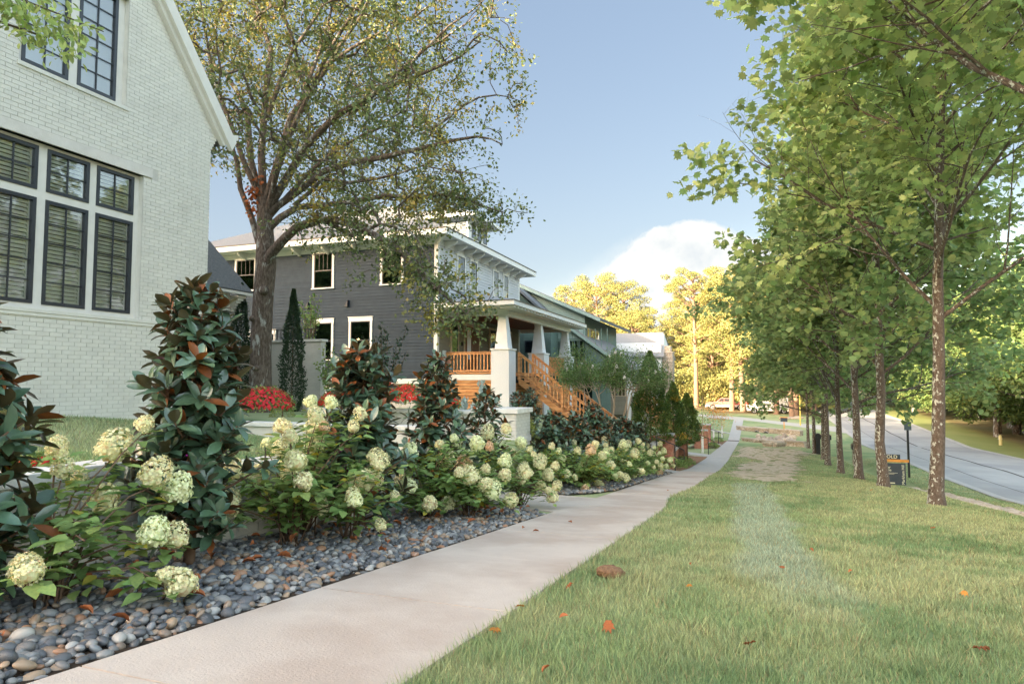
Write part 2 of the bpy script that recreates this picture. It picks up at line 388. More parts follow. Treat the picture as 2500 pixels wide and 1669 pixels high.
GREENS = mat('green_siding', (.145, .21, .185), .7, (.12, .18, .155), 3, isl=.05)
TEAL = mat('teal_siding', (.27, .36, .33), .7, (.24, .33, .30), 3, isl=.05)
# plain grey for the grey house walls, the same tone from top to bottom
def side_mat():
    m = mat('grey_siding', (.30, .30, .30), .7, isl=.04, bump=.1, bs=60); nt = m.node_tree; N, L = nt.nodes, nt.links
    return m
GREYS = mat('grey_siding', (.155, .165, .175), .7, (.135, .145, .155), 3, isl=.05, bump=.1, bs=60)
BARKS = mat('sycamore_bark', (.085, .060, .045), .9, (.15, .115, .09), 26, (.46, .48, .43), 19, (.60, .63), bump=1, bs=30, scale=(1, 1, .6), lich=.085)
BARKO = mat('oak_bark', (.075, .055, .042), .95, (.17, .135, .11), 20, (.36, .37, .34), 5, (.55, .64), bump=1.0, bs=24, scale=(1, 1, .35), lich=.03)
BARKP = mat('pine_bark', (.20, .125, .085), .95, (.28, .18, .125), 12, bump=.9, bs=18, scale=(1, 1, .4))
BARKC = mat('crape_bark', (.52, .40, .31), .7, (.40, .29, .21), 9, bump=.2, scale=(1, 1, .4))
TWIG = mat('twig', (.13, .075, .045), .85, (.17, .11, .07), 20)
STEM = mat('green_stem', (.16, .14, .06), .8)
MAG = mat('magnolia_leaf', (.060, .110, .062), .28, (.08, .145, .082), 3, isl=.35, hue=.02, back=(.085, .065, .030), trans=.06, spec=.6, coat=.35)
MAGY = mat('magnolia_bronze_leaf', (.24, .075, .018), .45, (.17, .06, .02), 5, isl=.3, trans=.12, spec=.4)
HYDL = mat('hydrangea_leaf', (.235, .33, .10), .55, (.175, .265, .085), 5, (.42, .44, .12), 1.1, (.58, .7), isl=.32, hue=.02, trans=.28, spec=.3)
HYDY = mat('hydrangea_yellow_leaf', (.38, .33, .05), .6, isl=.3, trans=.35)
HYDF = mat('hydrangea_petal', (.84, .80, .56), .8, (.74, .74, .42), 16, (.66, .46, .27), 2.2, (.52, .66), isl=.16, hue=.02, trans=.25, spec=.1)
HYDF2 = mat('hydrangea_petal_green', (.74, .78, .44), .8, (.82, .82, .58), 16, (.62, .50, .28), 2.0, (.60, .7), isl=.16, hue=.02, trans=.25, spec=.1)
HYDF3 = mat('hydrangea_petal_tan', (.78, .66, .44), .8, (.70, .48, .30), 9, (.52, .30, .16), 2.0, (.50, .62), isl=.2, hue=.02, trans=.25, spec=.1)
SYCL = mat('sycamore_leaf', (.38, .46, .19), .55, (.30, .38, .15), 2.5, (.50, .52, .22), 1.0, (.55, .7), isl=.40, hue=.02, trans=.48, spec=.3)
SYCD = mat('sycamore_leaf_deep', (.29, .37, .155), .55, (.21, .28, .12), 2.5, (.44, .44, .15), .8, (.58, .7), isl=.42, hue=.03, trans=.45, spec=.3)
OAKM = mat('oak_leaf', (.18, .22, .085), .5, (.13, .17, .07), 1.5, (.46, .36, .09), .7, (.50, .64), isl=.38, hue=.025, trans=.28, spec=.4)
RUST = mat('dead_leaf', (.40, .13, .045), .8, (.30, .10, .04), 9, isl=.3, trans=.15)
PINN = mat('pine_needle', (.27, .265, .085), .6, (.18, .19, .06), .5, (.34, .30, .10), .3, (.5, .65), isl=.35, hue=.02, trans=.06)
WOODL = mat('wood_leaf', (.14, .20, .06), .6, (.10, .155, .05), .4, (.34, .33, .08), .15, (.55, .68), isl=.4, hue=.03, trans=.25)
JUNI = mat('juniper', (0.031, 0.063, 0.035), .7, (0.049, 0.084, 0.042), 6, isl=.4, trans=.05)
BOXW = mat('boxwood', (0.286, 0.312, 0.072), .65, (0.221, 0.247, 0.058), 7, isl=.35, hue=.02, trans=.2)
MUMR = mat('mum_red', (.40, .010, .016), .7, (.55, .02, .03), 8, isl=.3)
MUMO = mat('mum_orange', (.62, .045, .018), .7, (.50, .02, .018), 8, isl=.3)
MAGE = mat('petunia_magenta', (.50, .02, .34), .7, isl=.3)
FEAT = mat('blue_grass', (.42, .50, .46), .7, (.34, .43, .38), 8, isl=.2)
CRAL = mat('crape_leaf', (0.150, 0.225, 0.075), .55, (0.112, 0.180, 0.060), 3, isl=.4, hue=.02, trans=.25)
CRAF = mat('crape_flower', (.8, .76, .74), .8)
COLM = mat('columnar_leaf', (0.090, 0.150, 0.045), .5, (0.150, 0.210, 0.053), 3, (0.525, 0.360, 0.060), 1.6, (.60, .7), isl=.4, hue=.03, trans=.2)
YELL = mat('autumn_leaf', (.55, .30, .05), .7, (.60, .20, .06), 5, isl=.3, trans=.3)

# ------------------------------------------------------------------ ground, walks, road
def ground():
    xs = np.unique(np.concatenate([np.linspace(-220, -32, 22), np.linspace(-30, -5, 40), [-4.45, -4.26, -4.19, -4.1], np.linspace(-4, 9, 66), np.linspace(9.5, 30, 30), np.linspace(33, 260, 30)]))
    ys = np.unique(np.concatenate([np.linspace(-220, -10, 25), np.linspace(-8, 30, 130), np.linspace(30.5, 100, 120), np.linspace(104, 420, 50)]))
    X, Y = np.meshgrid(xs, ys, indexing='ij'); x, y = X.ravel(), Y.ravel()
    V = np.stack([x, y, H(x, y)], 1); ny = len(ys)
    i, j = np.meshgrid(np.arange(len(xs) - 1), np.arange(ny - 1), indexing='ij'); a = (i * ny + j).ravel()
    F = np.stack([a, a + ny, a + ny + 1, a + 1], 1)
    c = grass_colour(x, y) * .9
    br = np.array([.20, .13, .07]); k = sm((y - 86) / 5) * sm((x + 60) / 10) * sm((9 - x) / 2) + sm((x - 18.6) / 2.5)
    k = np.clip(k, 0, 1) * (.55 + .45 * vnoise(x, y, 6, 9)); c = c + (br - c) * k[:, None]
    v = sm((x - 15.4) / .5) * sm((22 - x) / 3); c = c + (np.array([.26, .27, .08]) - c) * (v * .7)[:, None]
    tag(link('ground', mesh_np('ground', V, F, GRND, True, c)), kind='structure')
ground()
def strip(name, secs, dz, m, nx=1, thick=0, parent=None, kind='structure', zf=None):
    """sheet laid on the ground between pairs of points; thick > 0 gives it sides"""
    V = []; F = []; k = nx + 1
    for (p, q) in secs:
        for i in range(k):
            t = i / nx; x = p[0] + (q[0] - p[0]) * t; y = p[1] + (q[1] - p[1]) * t
            V.append((x, y, (zf(x, y) if zf else h(x, y)) + dz))
    for s in range(len(secs) - 1):
        for i in range(nx): a = s * k + i; F.append((a, a + 1, a + k + 1, a + k))
    b = B(); b.v = V; b.f = F
    if thick:
        loop = [s * k for s in range(len(secs))] + [(len(secs) - 1) * k + i for i in range(1, k)] + [s * k + nx for s in reversed(range(len(secs) - 1))] + [i for i in reversed(range(1, nx))]
        n = len(V); V += [(V[i][0], V[i][1], V[i][2] - thick) for i in loop]
        for a in range(len(loop)): c = (a + 1) % len(loop); F.append((loop[a], n + a, n + c, loop[c]))
    o = b.put(name, m, parent)
    if kind and not parent: o['kind'] = kind
    return o
xl = lambda y: float(np.interp(y, [0, 20, 40, 59, 78], [-2.47, -2.50, -2.24, -1.85, -1.8]))
xr = lambda y: float(np.interp(y, [0, 10, 12.3, 15, 24, 51, 78], [-1.27, -1.22, -1.42, -1.27, -1.24, -1.0, -.78]))
walk = tag(bpy.data.objects.new('sidewalk', None), kind='structure'); col.objects.link(walk); WL['sidewalk'] = Vector((0, 0, 0))
y = -4.2
while y < 78:
    L_ = 1.52; y1 = min(y + L_, 78.3); g = .006
    ya, yb = y + g, y1 - g
    strip('concrete_panel', [((xl(t), t), (xr(t), t)) for t in (ya, (ya + yb) / 2, yb)], .022 + rnd.uniform(-.002, .002), CONC if y < 24 else CONC2, 1, .09, walk)
    y = y1
# the walk bed that shows dark in the joints
strip('walk_bed', [((xl(t) + .01, t), (xr(t) - .01, t)) for t in np.linspace(-4.2, 78, 60)], .014, SOIL, 1)
strip('entry_walk', [((-2.49, 8.5), (-2.49, 11.0)), ((-3.1, 8.72), (-3.1, 11.15)), ((-4.6, 8.9), (-4.6, 11.2))], .018, CONC, 3, .08, zf=lambda x, y: float(-np.interp(y, [0, 28], [.95, 3.6])))
strip('entry_walk', [((xl(22.8), 22.8), (xl(24.4), 24.4)), ((-4.6, 23.0), (-4.6, 24.4))], .02, CONC2, 2, .08)
strip('entry_walk', [((xl(38), 38.0), (xl(39.6), 39.6)), ((-4.9, 38.2), (-4.9, 39.7))], .02, CONC2, 2, .08)
strip('entry_walk', [((xl(50), 50), (xl(51.4), 51.4)), ((-6.5, 50.4), (-6.5, 51.8))], .02, CONC2, 2, .08)
strip('entry_walk', [((xl(64), 63.6), (xl(65), 64.3)), ((-9.5, 65.5), (-9.5, 66.2))], .02, CONC2, 2, .08)
strip('cross_path', [((-30, 84.5), (-30, 88.5)), ((-9.2, 80.3), (-9.2, 83.9)), ((-.8, 78.3), (-.8, 81.8)), ((4.2, 72.2), (4.3, 75.6)), ((8.2, 66.5), (8.2, 72.5))], .02, CONC2, 3, .06)
rc = lambda y: float(np.interp(y, [0, 100, 130, 180, 230, 300], [11.9, 11.9, 13.5, 18, 26, 40]))
ry = list(np.linspace(-60, 240, 120))
strip('road', [((rc(t) - 3.4, t), (rc(t) + 3.4, t)) for t in ry], .012, ASPH, 8)
strip('gutter', [((rc(t) - 3.75, t), (rc(t) - 3.4, t)) for t in ry], .03, CONC2, 1, .1)
strip('gutter', [((rc(t) + 3.4, t), (rc(t) + 3.7, t)) for t in ry], .03, CONC2, 1, .1)
TAR = mat('tar_seam', (.07, .06, .055), .9)
strip('road_seam', [((rc(t) - .06 + .05 * math.sin(t), t), (rc(t) + .06 + .05 * math.sin(t), t)) for t in np.linspace(-20, 110, 90)], .017, TAR)
strip('road_seam', [((rc(t) - 2.2, t), (rc(t) - 2.16, t)) for t in np.linspace(-20, 110, 60)], .017, TAR)
strip('back_lane', [((20, 118), (20, 124)), ((36, 100), (38, 106)), ((60, 92), (60, 98)), ((100, 80), (100, 86))], .03, CONC2, 2)
strip('pebble_bed_soil', [((-4.13, t), (xl(t) - .005, t)) for t in np.linspace(-2, 8.2, 12)] + [((-4.13, 8.75), (-3.0, 8.6))], .014, SOIL, 2)
bed2 = strip('garden_bed', [((-4.5, 11.25), (-3.1, 11.2)), ((-4.5, 12), (-2.75, 12)), ((-4.5, 13), (-2.55, 13))] + [((-4.5, t), (xl(t) - .01, t)) for t in np.linspace(14, 22.7, 8)], .02, SOIL, 2, zf=lambda x, y: float(-np.interp(y, [0, 28], [.95, 3.6])))
strip('mulch_bed', [((-4.4, t), (xl(t) - .01, t)) for t in np.linspace(24.5, 37.6, 10)], .03, MULCH, 4)
strip('mulch_bed', [((-3.9, t), (xl(t) - .01, t)) for t in np.linspace(46, 58, 8)], .03, MULCH, 3)

def dirt_mask(x, y):
    l = np.interp(y, [19, 23, 30, 36, 40, 48], [.35, -1.0, -.85, .1, -.85, -.6]); r = np.interp(y, [19, 22, 27, 36, 44, 49], [.7, 1.3, 1.7, 2.1, 3.3, 3.0])
    d = np.minimum(np.minimum(x - l, r - x), np.minimum((y - 19.5) * .4, (49 - y) * .4))
    return d + (vnoise(x, y, .5, 21) - .5) * 1.0 + (vnoise(x, y, 1.7, 22) - .5) * .9
def patches():
    g = .12; xs = np.arange(-1.3, 4, g); ys = np.arange(18.5, 50, g * 1.5)
    V = []; F = []
    for x in xs:
        for yy in ys:
            if dirt_mask(np.array([x + g / 2]), np.array([yy + g]))[0] > .05:
                n = len(V); q = [(x, yy), (x + g, yy), (x + g, yy + g * 1.5), (x, yy + g * 1.5)]
                V += [(a, b, 0) for a, b in q]; F.append((n, n + 1, n + 2, n + 3))
    V = np.array(V); V[:, 2] = H(V[:, 0], V[:, 1]) + .012 + .02 * vnoise(V[:, 0], V[:, 1], .3, 4)
    tag(link('bare_dirt', mesh_np('bare_dirt', V, np.array(F), STRAW, True)), kind='structure')
patches()

def grass():
    def blades(x, y, hh, w, c):
        n = len(x); z = H(x, y); th = rng.uniform(0, 2 * math.pi, n); ln = rng.uniform(.15, .75, n) * hh; la = rng.uniform(0, 2 * math.pi, n)
        dx, dy = np.cos(th) * w / 2, np.sin(th) * w / 2
        V = np.empty((n, 3, 3)); V[:, 0] = np.stack([x - dx, y - dy, z - .005], 1); V[:, 1] = np.stack([x + dx, y + dy, z - .005], 1)
        V[:, 2] = np.stack([x + np.cos(la) * ln, y + np.sin(la) * ln, z + hh * rng.uniform(.55, 1, n)], 1)
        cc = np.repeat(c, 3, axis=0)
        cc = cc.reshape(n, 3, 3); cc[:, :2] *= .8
        return V.reshape(-1, 3), np.arange(n * 3).reshape(n, 3), cc.reshape(-1, 3)
    def field(name, x, y, hs, wk):
        r = np.hypot(x, y); c = grass_colour(x, y) * rng.uniform(.7, 1.25, (len(x), 1))
        dry = rng.random(len(x)) < .10; c[dry] = np.array([.42, .36, .20]) * rng.uniform(.6, 1.1, (dry.sum(), 1))
        V, F, cc = blades(x, y, hs * rng.uniform(.6, 1.25, len(x)), wk * (r / 2.5) ** .85, c)
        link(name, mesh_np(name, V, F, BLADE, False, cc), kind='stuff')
    n = 560000; a, b_ = 1.6 ** .2, 45 ** .2
    r = (rng.random(n) * (b_ - a) + a) ** 5; th = rng.uniform(R_(-34), R_(25), n); x, y = r * np.sin(th), r * np.cos(th)
    edge = np.interp(y, [0, 10, 12.3, 15, 24, 51, 78], [-1.27, -1.22, -1.42, -1.27, -1.24, -1.0, -.78]) + rng.exponential(.02, n) - .015
    ok = (x > edge) & (x < 8.1) & ~((x > 5.05) & (x < 6.1) & (rng.random(n) < .93)) & (dirt_mask(x, y) < -.02 + rng.random(n) * .25)
    x, y = x[ok], y[ok]; near = np.clip(1 - (x - np.interp(y, [0, 12], [-1.26, -1.3])) / .25, 0, 1)
    mound = np.exp(-(((x + .72) ** 2 + (y - 4.75) ** 2) / .05)); tuft = np.exp(-(((x + .8) / .3) ** 2 + ((y - 20.8) / 1.2) ** 2))
    field('grass', x, y, .045 + .03 * near + .05 * mound + .12 * tuft, .0042)
    k = 900; r = 1.8 + 22 * rng.random(k) ** 1.6; th = rng.uniform(R_(-30), R_(22), k); tx, ty = r * np.sin(th), r * np.cos(th); ok = (tx > -1.15) & (tx < 5) & (dirt_mask(tx, ty) < 0); tx, ty = tx[ok], ty[ok]
    x = np.repeat(tx, 45) + rng.normal(0, .035, len(tx) * 45) * np.repeat(rng.uniform(.6, 1.8, len(tx)), 45); y = np.repeat(ty, 45) + rng.normal(0, .035, len(tx) * 45); ok = x > -1.25; x, y = x[ok], y[ok]; field('grass', x, y, np.full(len(x), .085), .0045)
    n = 40000; x = rng.uniform(-10.1, -4.32, n); y = rng.uniform(1, 8.6, n); field('grass', x, y, np.full(n, .07), .0035)
    n = 9000; x = rng.uniform(-9, -4.9, n); y = rng.uniform(13.8, 22, n); field('grass', x, y, np.full(n, .08), .004)
grass()

def ico(sub):
    import bmesh
    bm = bmesh.new(); bmesh.ops.create_icosphere(bm, subdivisions=sub, radius=1)
    v = np.array([tuple(q.co) for q in bm.verts]); f = np.array([[q.index for q in p.verts] for p in bm.faces]); bm.free(); return v, f
ICO1, ICO2, ICO3 = ico(1), ico(2), ico(3)
def pebble_mat():
    m = bpy.data.materials.new('river_pebble'); m.use_nodes = True; nt = m.node_tree; N, L = nt.nodes, nt.links; P = N['Principled BSDF']
    g = N.new('ShaderNodeNewGeometry'); oi = N.new('ShaderNodeObjectInfo'); ad = N.new('ShaderNodeMath'); ad.operation = 'ADD'
    L.new(g.outputs['Random Per Island'], ad.inputs[0]); L.new(oi.outputs['Random'], ad.inputs[1]); fr = N.new('ShaderNodeMath'); fr.operation = 'FRACT'; L.new(ad.outputs[0], fr.inputs[0])
    cr = N.new('ShaderNodeValToRGB'); cr.color_ramp.interpolation = 'CONSTANT'; E_ = cr.color_ramp.elements
    cols = [(.078,.084,.092),(.125,.13,.138),(.21,.21,.205),(.10,.104,.11),(.25,.185,.13),(.15,.155,.16),(.33,.235,.155),(.06,.064,.07),(.36,.345,.32),(.19,.145,.11),(.22,.225,.23),(.10,.105,.115),(.15,.145,.14),(.085,.09,.10),(.30,.16,.09),(.20,.195,.19)]
    E_[0].color = (*cols[0], 1); E_[1].position = 1 / len(cols); E_[1].color = (*cols[1], 1)
    for i in range(2, len(cols)): e = E_.new(i / len(cols)); e.color = (*cols[i], 1)
    L.new(fr.outputs[0], cr.inputs[0])
    tc = N.new('ShaderNodeTexCoord'); n = N.new('ShaderNodeTexNoise'); n.inputs['Scale'].default_value = 14; n.inputs['Detail'].default_value = 6; n.inputs['Distortion'].default_value = 1.5
    L.new(tc.outputs['Object'], n.inputs['Vector']); mr = N.new('ShaderNodeMapRange'); mr.inputs[1].default_value = .56; mr.inputs[2].default_value = .72; mr.inputs[4].default_value = .55; L.new(n.outputs[0], mr.inputs[0])
    mx = N.new('ShaderNodeMix'); mx.data_type = 'RGBA'; L.new(mr.outputs[0], mx.inputs[0]); L.new(cr.outputs[0], mx.inputs[6]); mx.inputs[7].default_value = (.40, .38, .36, 1)
    L.new(mx.outputs[2], P.inputs['Base Color']); P.inputs['Roughness'].default_value = .42; P.inputs['Specular IOR Level'].default_value = .45
    bp = N.new('ShaderNodeBump'); bp.inputs['Strength'].default_value = .25; bp.inputs['Distance'].default_value = .01; L.new(n.outputs[0], bp.inputs['Height']); L.new(bp.outputs[0], P.inputs['Normal'])
    return m
PEB = pebble_mat()
def pebbles():
    bed = bpy.data.objects['pebble_bed_soil']; bed.name = 'pebble_bed'; WL['pebble_bed'] = Vector((0, 0, 0))
    pts = []
    for layer, (cell, dz) in enumerate(((.050, .015), (.060, .036))):
        for xx in np.arange(-4.1, -2.44, cell):
            for yy in np.arange(.6, 8.75, cell):
                x = xx + rnd.uniform(-.4, .4) * cell; y = yy + rnd.uniform(-.4, .4) * cell
                lim = xl(y) - .035 - (max(0, y - 8.15) * .95)
                if x > lim or x < -4.1: continue
                if layer and rnd.random() < .12: continue
                pts.append((x, y, dz + rnd.uniform(-.008, .012) - .022 * sm(1 - (lim - x) / .12)))
    P_ = np.array(pts); n = len(P_); loc = np.stack([P_[:, 0], P_[:, 1], -np.interp(P_[:, 1], [0, 28], [.95, 3.6]) + P_[:, 2]], 1)
    s = rng.lognormal(math.log(.0265), .26, n); s = np.clip(s, .016, .05)
    ax = np.stack([s * rng.uniform(.95, 1.4, n), s * rng.uniform(.75, 1.0, n), s * rng.uniform(.5, .75, n)], 1)
    a = rng.normal(0, 1, (n, 3)); a[:, 2] *= .25; R = frames(a, up=.75); RS = R * ax[:, None, :]
    R2 = np.stack([RS[:, :, 0] * 1, RS[:, :, 1], RS[:, :, 2]], 2)
    order = np.argsort(np.linalg.norm(loc, axis=1) / s * (1 + .6 * (P_[:, 2] < .025))); near, far = order[:300], order[300:]
    tv = ICO3[0]; tv = tv * (1 + .05 * np.sin(tv[:, [1]] * 3 + 1) + .04 * np.cos(tv[:, [0]] * 4)); me = mesh_np('pebble', tv, ICO3[1], PEB, True)
    for i in near:
        o = bpy.data.objects.new('pebble', me); col.objects.link(o); o.parent = bed; M4 = np.eye(4); M4[:3, :3] = R2[i]; M4[:3, 3] = loc[i]; o.matrix_local = Matrix(M4.tolist())
    V, F = spread(ICO2, R2[far], loc[far], 1); link('pebble', mesh_np('pebble', V, F, PEB, True), bed, kind='stuff')
    # second bed, smaller in the picture
    WL[bed2.name] = Vector((0, 0, 0)); n = 5200; y = 11.2 + rng.random(n) ** 1.0 * 11.4; x = rng.uniform(-3.7, -2.5, n); k = x < np.interp(y, [11.2, 12, 13, 22], [-3.12, -2.8, -2.58, -2.53]); x, y = x[k], y[k]; n = len(x)
    loc = np.stack([x, y, -np.interp(y, [0, 28], [.95, 3.6]) + rng.uniform(.02, .05, n)], 1); s = rng.uniform(.03, .05, n)
    ax = np.stack([s * 1.2, s, s * .7], 1); a = rng.normal(0, 1, (n, 3)); a[:, 2] *= .25; RS = frames(a, up=.75) * ax[:, None, :]
    V, F = spread(ICO1, RS, loc, 1); link('pebble', mesh_np('pebble', V, F, PEB, True), bed2, kind='stuff')
pebbles()
def gully():
    b = tag(bpy.data.objects.new('stone_gully', None), kind='structure'); col.objects.link(b); WL['stone_gully'] = Vector((0, 0, 0)); k = 0; rest = B()
    import bmesh
    mes = []
    for s in range(5):
        r2 = random.Random(s); bb = B(); pts = [(math.cos(t) * r2.uniform(.75, 1.1), math.sin(t) * r2.uniform(.75, 1.1)) for t in np.linspace(0, 5.4, 7)]
        bb.prism([(x * .5, y * .5, -.5) for x, y in pts], (0, 0, .8)); top = [(x * .42, y * .42, .5) for x, y in pts]
        n = len(bb.v); bb.v += top; bb.f.append(tuple(range(n, n + 7)))
        for i in range(7): j = (i + 1) % 7; bb.f.append((7 + i, 7 + j, n + j, n + i))
        mes.append(bb.mesh('stone', STONW))
    y = 3.0; cnt = 0
    while y < 44:
        st = .34 if y < 30 else .7
        for xx in np.arange(5.15, 6.15, st * .9):
            x = xx + rnd.uniform(-.05, .05); yy = y + rnd.uniform(-.08, .08); s = st * rnd.uniform(.9, 1.2)
            if cnt > 290: break
            o = link('stone', mes[cnt % 5], b, loc=(x, yy, h(x, yy) + .02), rot=(rnd.uniform(-.2, .2), rnd.uniform(-.2, .2), rnd.uniform(0, 6))); o.scale = (s, s * .85, .12); cnt += 1
        y += st * .95
gully()
# ------------------------------------------------------------------ buildings
def pbox(b, pl, u0, u1, z0, z1, d0, d1):
    """box on a wall plane: pl = ('X', x, sign) or ('Y', y, sign); u runs along the wall, d outward"""
    a, c, s = pl; p, q = sorted((c + s * d0, c + s * d1))
    return b.box(p, q, u0, u1, z0, z1) if a == 'X' else b.box(u0, u1, p, q, z0, z1)
def ploc(pl, u, z, d): a, c, s = pl; return (c + s * d, u, z) if a == 'X' else (u, c + s * d, z)
CRS, BL = .0677, .203
def bricks(parent, pl, u0, u1, z0, z1, m, holes=(), mask=None, single=0, name='brick', course=CRS, length=BL, proud=.007, jt=.009):
    """running bond, each brick with its own edges; the nearest `single` whole ones are parts, the rest one part"""
    whole = []; rest = B(); k = 0; z = z0
    while z < z1 - .02:
        zt = min(z + course - jt, z1); u = u0 - (length / 2 if k % 2 else 0)
        while u < u1:
            a, c = max(u, u0), min(u + length - jt, u1)
            u += length
            if c - a < .02: continue
            seg = [(a, c)]
            for (h0, h1, g0, g1) in holes:
                if z < g1 - .01 and zt > g0 + .01:
                    ns = []
                    for (p, q) in seg:
                        if q <= h0 or p >= h1: ns.append((p, q))
                        else:
                            if p < h0 - .02: ns.append((p, h0))
                            if q > h1 + .02: ns.append((h1, q))
                    seg = ns
            for (p, q) in seg:
                if mask and not mask((p + q) / 2, (z + zt) / 2): continue
                if abs(q - p - length + jt) < .002 and zt - z > course - jt - .002: whole.append(((p + q) / 2, (z + zt) / 2))
                else: pbox(rest, pl, p, q, z, zt, -.004, proud + rnd.uniform(-.0015, .0015))
        z += course; k += 1
    whole.sort(key=lambda w: Vector(ploc(pl, w[0], w[1], 0)).length + rnd.uniform(0, .4))
    hl, hc = (length - jt) / 2, (course - jt) / 2
    if single and whole:
        b = B(); e = .003
        if pl[0] == 'X': b.box(-.004, proud, -hl, hl, -hc, hc) if pl[2] > 0 else b.box(-proud, .004, -hl, hl, -hc, hc)
        else: b.box(-hl, hl, -.004, proud, -hc, hc) if pl[2] > 0 else b.box(-hl, hl, -proud, .004, -hc, hc)
        me = b.mesh(name, m)
        for (u, zz) in whole[:single]: link(name, me, parent, loc=ploc(pl, u, zz, rnd.uniform(-.0015, .0015)))
    for (u, zz) in whole[single:]: pbox(rest, pl, u - hl, u + hl, zz - hc, zz + hc, -.004, proud + rnd.uniform(-.0015, .0015))
    if rest.v: link(name, rest.mesh(name, m), parent, kind='stuff')
def lites(par, pl, u0, u1, z0, z1, cols, rows, d, m, w=.018):
    n = B()
    for i in range(1, cols): u = u0 + (u1 - u0) * i / cols; pbox(n, pl, u - w / 2, u + w / 2, z0, z1, d - .012, d + .012)
    for j in range(1, rows): z = z0 + (z1 - z0) * j / rows; pbox(n, pl, u0, u1, z - w / 2, z + w / 2, d - .010, d + .010)
    if n.v: n.put('muntin', m, par)
def white_house():
    t = thing('brick_house', 'white painted brick house with a steep gable and black framed windows', 'house', (-10.2, 5.2, -.6))
    X = -10.2; pl = ('X', X, 1); yc, zr = 5.2, 11.9; sl = 1.29; ye = 10.12
    top = lambda y: 5.24 + (10.34 - y) * sl if y > yc else 5.24 + (y - .06) * sl
    G = (3.75, 8.60, 1.10, 3.69)          # the big ground floor opening
    U = (6.40, 8.20, 4.80, 6.75)
    w = B(); hz = .10
    def wallpiece(pts): w.prism([(X, y, z) for y, z in pts], (-.3, 0, 0))
    y0, y1 = .28, ye
    wallpiece([(y0, -1.3), (y1, -1.3), (y1, G[2]), (y0, G[2])])
    wallpiece([(y0, G[2]), (G[0], G[2]), (G[0], G[3]), (y0, G[3])]); wallpiece([(G[1], G[2]), (y1, G[2]), (y1, G[3]), (G[1], G[3])])
    wallpiece([(y0, G[3]), (y1, G[3]), (y1, U[2]), (y0, U[2])])
    wallpiece([(y0, U[2]), (U[0], U[2]), (U[0], top(U[0]) - .2), (y0, 5.3)])
    wallpiece([(U[1], U[2]), (y1, U[2]), (y1, 5.45), (U[1], top(U[1]))])
    wallpiece([(U[0], U[3]), (U[1], U[3]), (U[1], top(U[1])), (U[0], top(U[0]))])
    w.box(-22, X - .302, y0, y1, -1.3, 5.2)
    w.put('wall', WMORT, t)
    bricks(t, pl, 4.6, ye, -1.2, 9.2, WBRICK, holes=[G, U, (3.7, 8.9, 3.69, 3.87)], mask=lambda y, z: z < top(y) - .08, single=300)
    bricks(t, ('Y', ye, 1), -12, X - .01, -1.2, 5.1, WBRICK)
    # corbelled flare under the eave
    c = B()
    for i in range(7): c.box(X - .6, X + .006, ye, ye + .035 * (i + 1), 4.70 + i * CRS, 4.70 + (i + 1) * CRS - (.006 if i < 6 else 0))
    c.put('corbel', WBRICK, t)
    # brick reveals of the openings
    r = B(); r.box(X - .148, X - .002, G[1] - .006, G[1] - .002, G[2] + .002, G[3] - .002); r.box(X - .148, X - .002, U[1] - .006, U[1] - .002, U[2] + .002, U[3] - .002); r.put('reveal', WBRICK, t)
    # projecting sill bands, lintel
    B().box(X + .002, X + .035, 4.0, 8.98, 1.04, 1.10).box(X + .002, X + .024, 4.0, 9.14, .985, 1.038).put('sill_course', WBRICK, t, bevel=.004)
    B().box(X + .002, X + .03, 6.38, 8.25, 4.735, 4.80).put('sill_course', WBRICK, t, bevel=.004)
    B().box(X - .16, X + .028, 3.55, 8.77, 3.69, 3.865).put('lintel', LINT, t, bevel=.005)
    B().box(X - .16, X + .012, 6.38, 8.21, 6.75, 6.95).put('lintel', LINT, t, bevel=.005)
    # rendered mullion panel set back in the opening
    p = B(); d = -.10
    cols_ = [(3.88, 4.30), (5.28, 5.97), (6.12, 6.815), (6.955, 7.655), (7.785, 8.49)]
    pbox(p, pl, G[0], G[1], G[2], 1.185, d - .05, d + .0); pbox(p, pl, G[0], G[1], 2.83, 2.955, d - .05, d); pbox(p, pl, G[0], G[1], 3.64, G[3], d - .05, d)
    us = [G[0]] + [q for c_ in cols_ for q in c_] + [G[1]]
    for i in range(0, len(us), 2): pbox(p, pl, us[i], us[i + 1], 1.185, 2.83, d - .05, d); pbox(p, pl, us[i], us[i + 1], 2.955, 3.64, d - .05, d)
    p.put('mullion_panel', STUC, t)
    q = B(); pbox(q, pl, U[0], U[1], U[2], 4.86, d - .05, d); pbox(q, pl, U[0], U[1], 6.70, U[3], d - .05, d)
    for a, b_ in ((6.40, 6.50), (7.225, 7.375), (8.065, 8.20)): pbox(q, pl, a, b_, 4.86, 6.70, d - .05, d)
    q.put('mullion_panel', STUC, t)
    def win(u0, u1, z0, z1, cols, rows, shut=True, slats=None):
        f = B(); fw = .055; dd = -.085
        pbox(f, pl, u0, u1, z0, z0 + fw, -.16, dd); pbox(f, pl, u0, u1, z1 - fw, z1, -.16, dd); pbox(f, pl, u0, u0 + fw, z0 + fw, z1 - fw, -.16, dd); pbox(f, pl, u1 - fw, u1, z0 + fw, z1 - fw, -.16, dd)
        o = f.put('window', BLKF, t)
        g = B(); a, c_, e, f_ = u0 + fw, u1 - fw, z0 + fw, z1 - fw
        g.face([(X - .125, a, e), (X - .125, c_, e), (X - .125, c_, f_), (X - .125, a, f_)]); g.put('pane', GLAS, o)
        lites(o, pl, a, c_, e, f_, cols, rows, -.118, BLKF, .016)
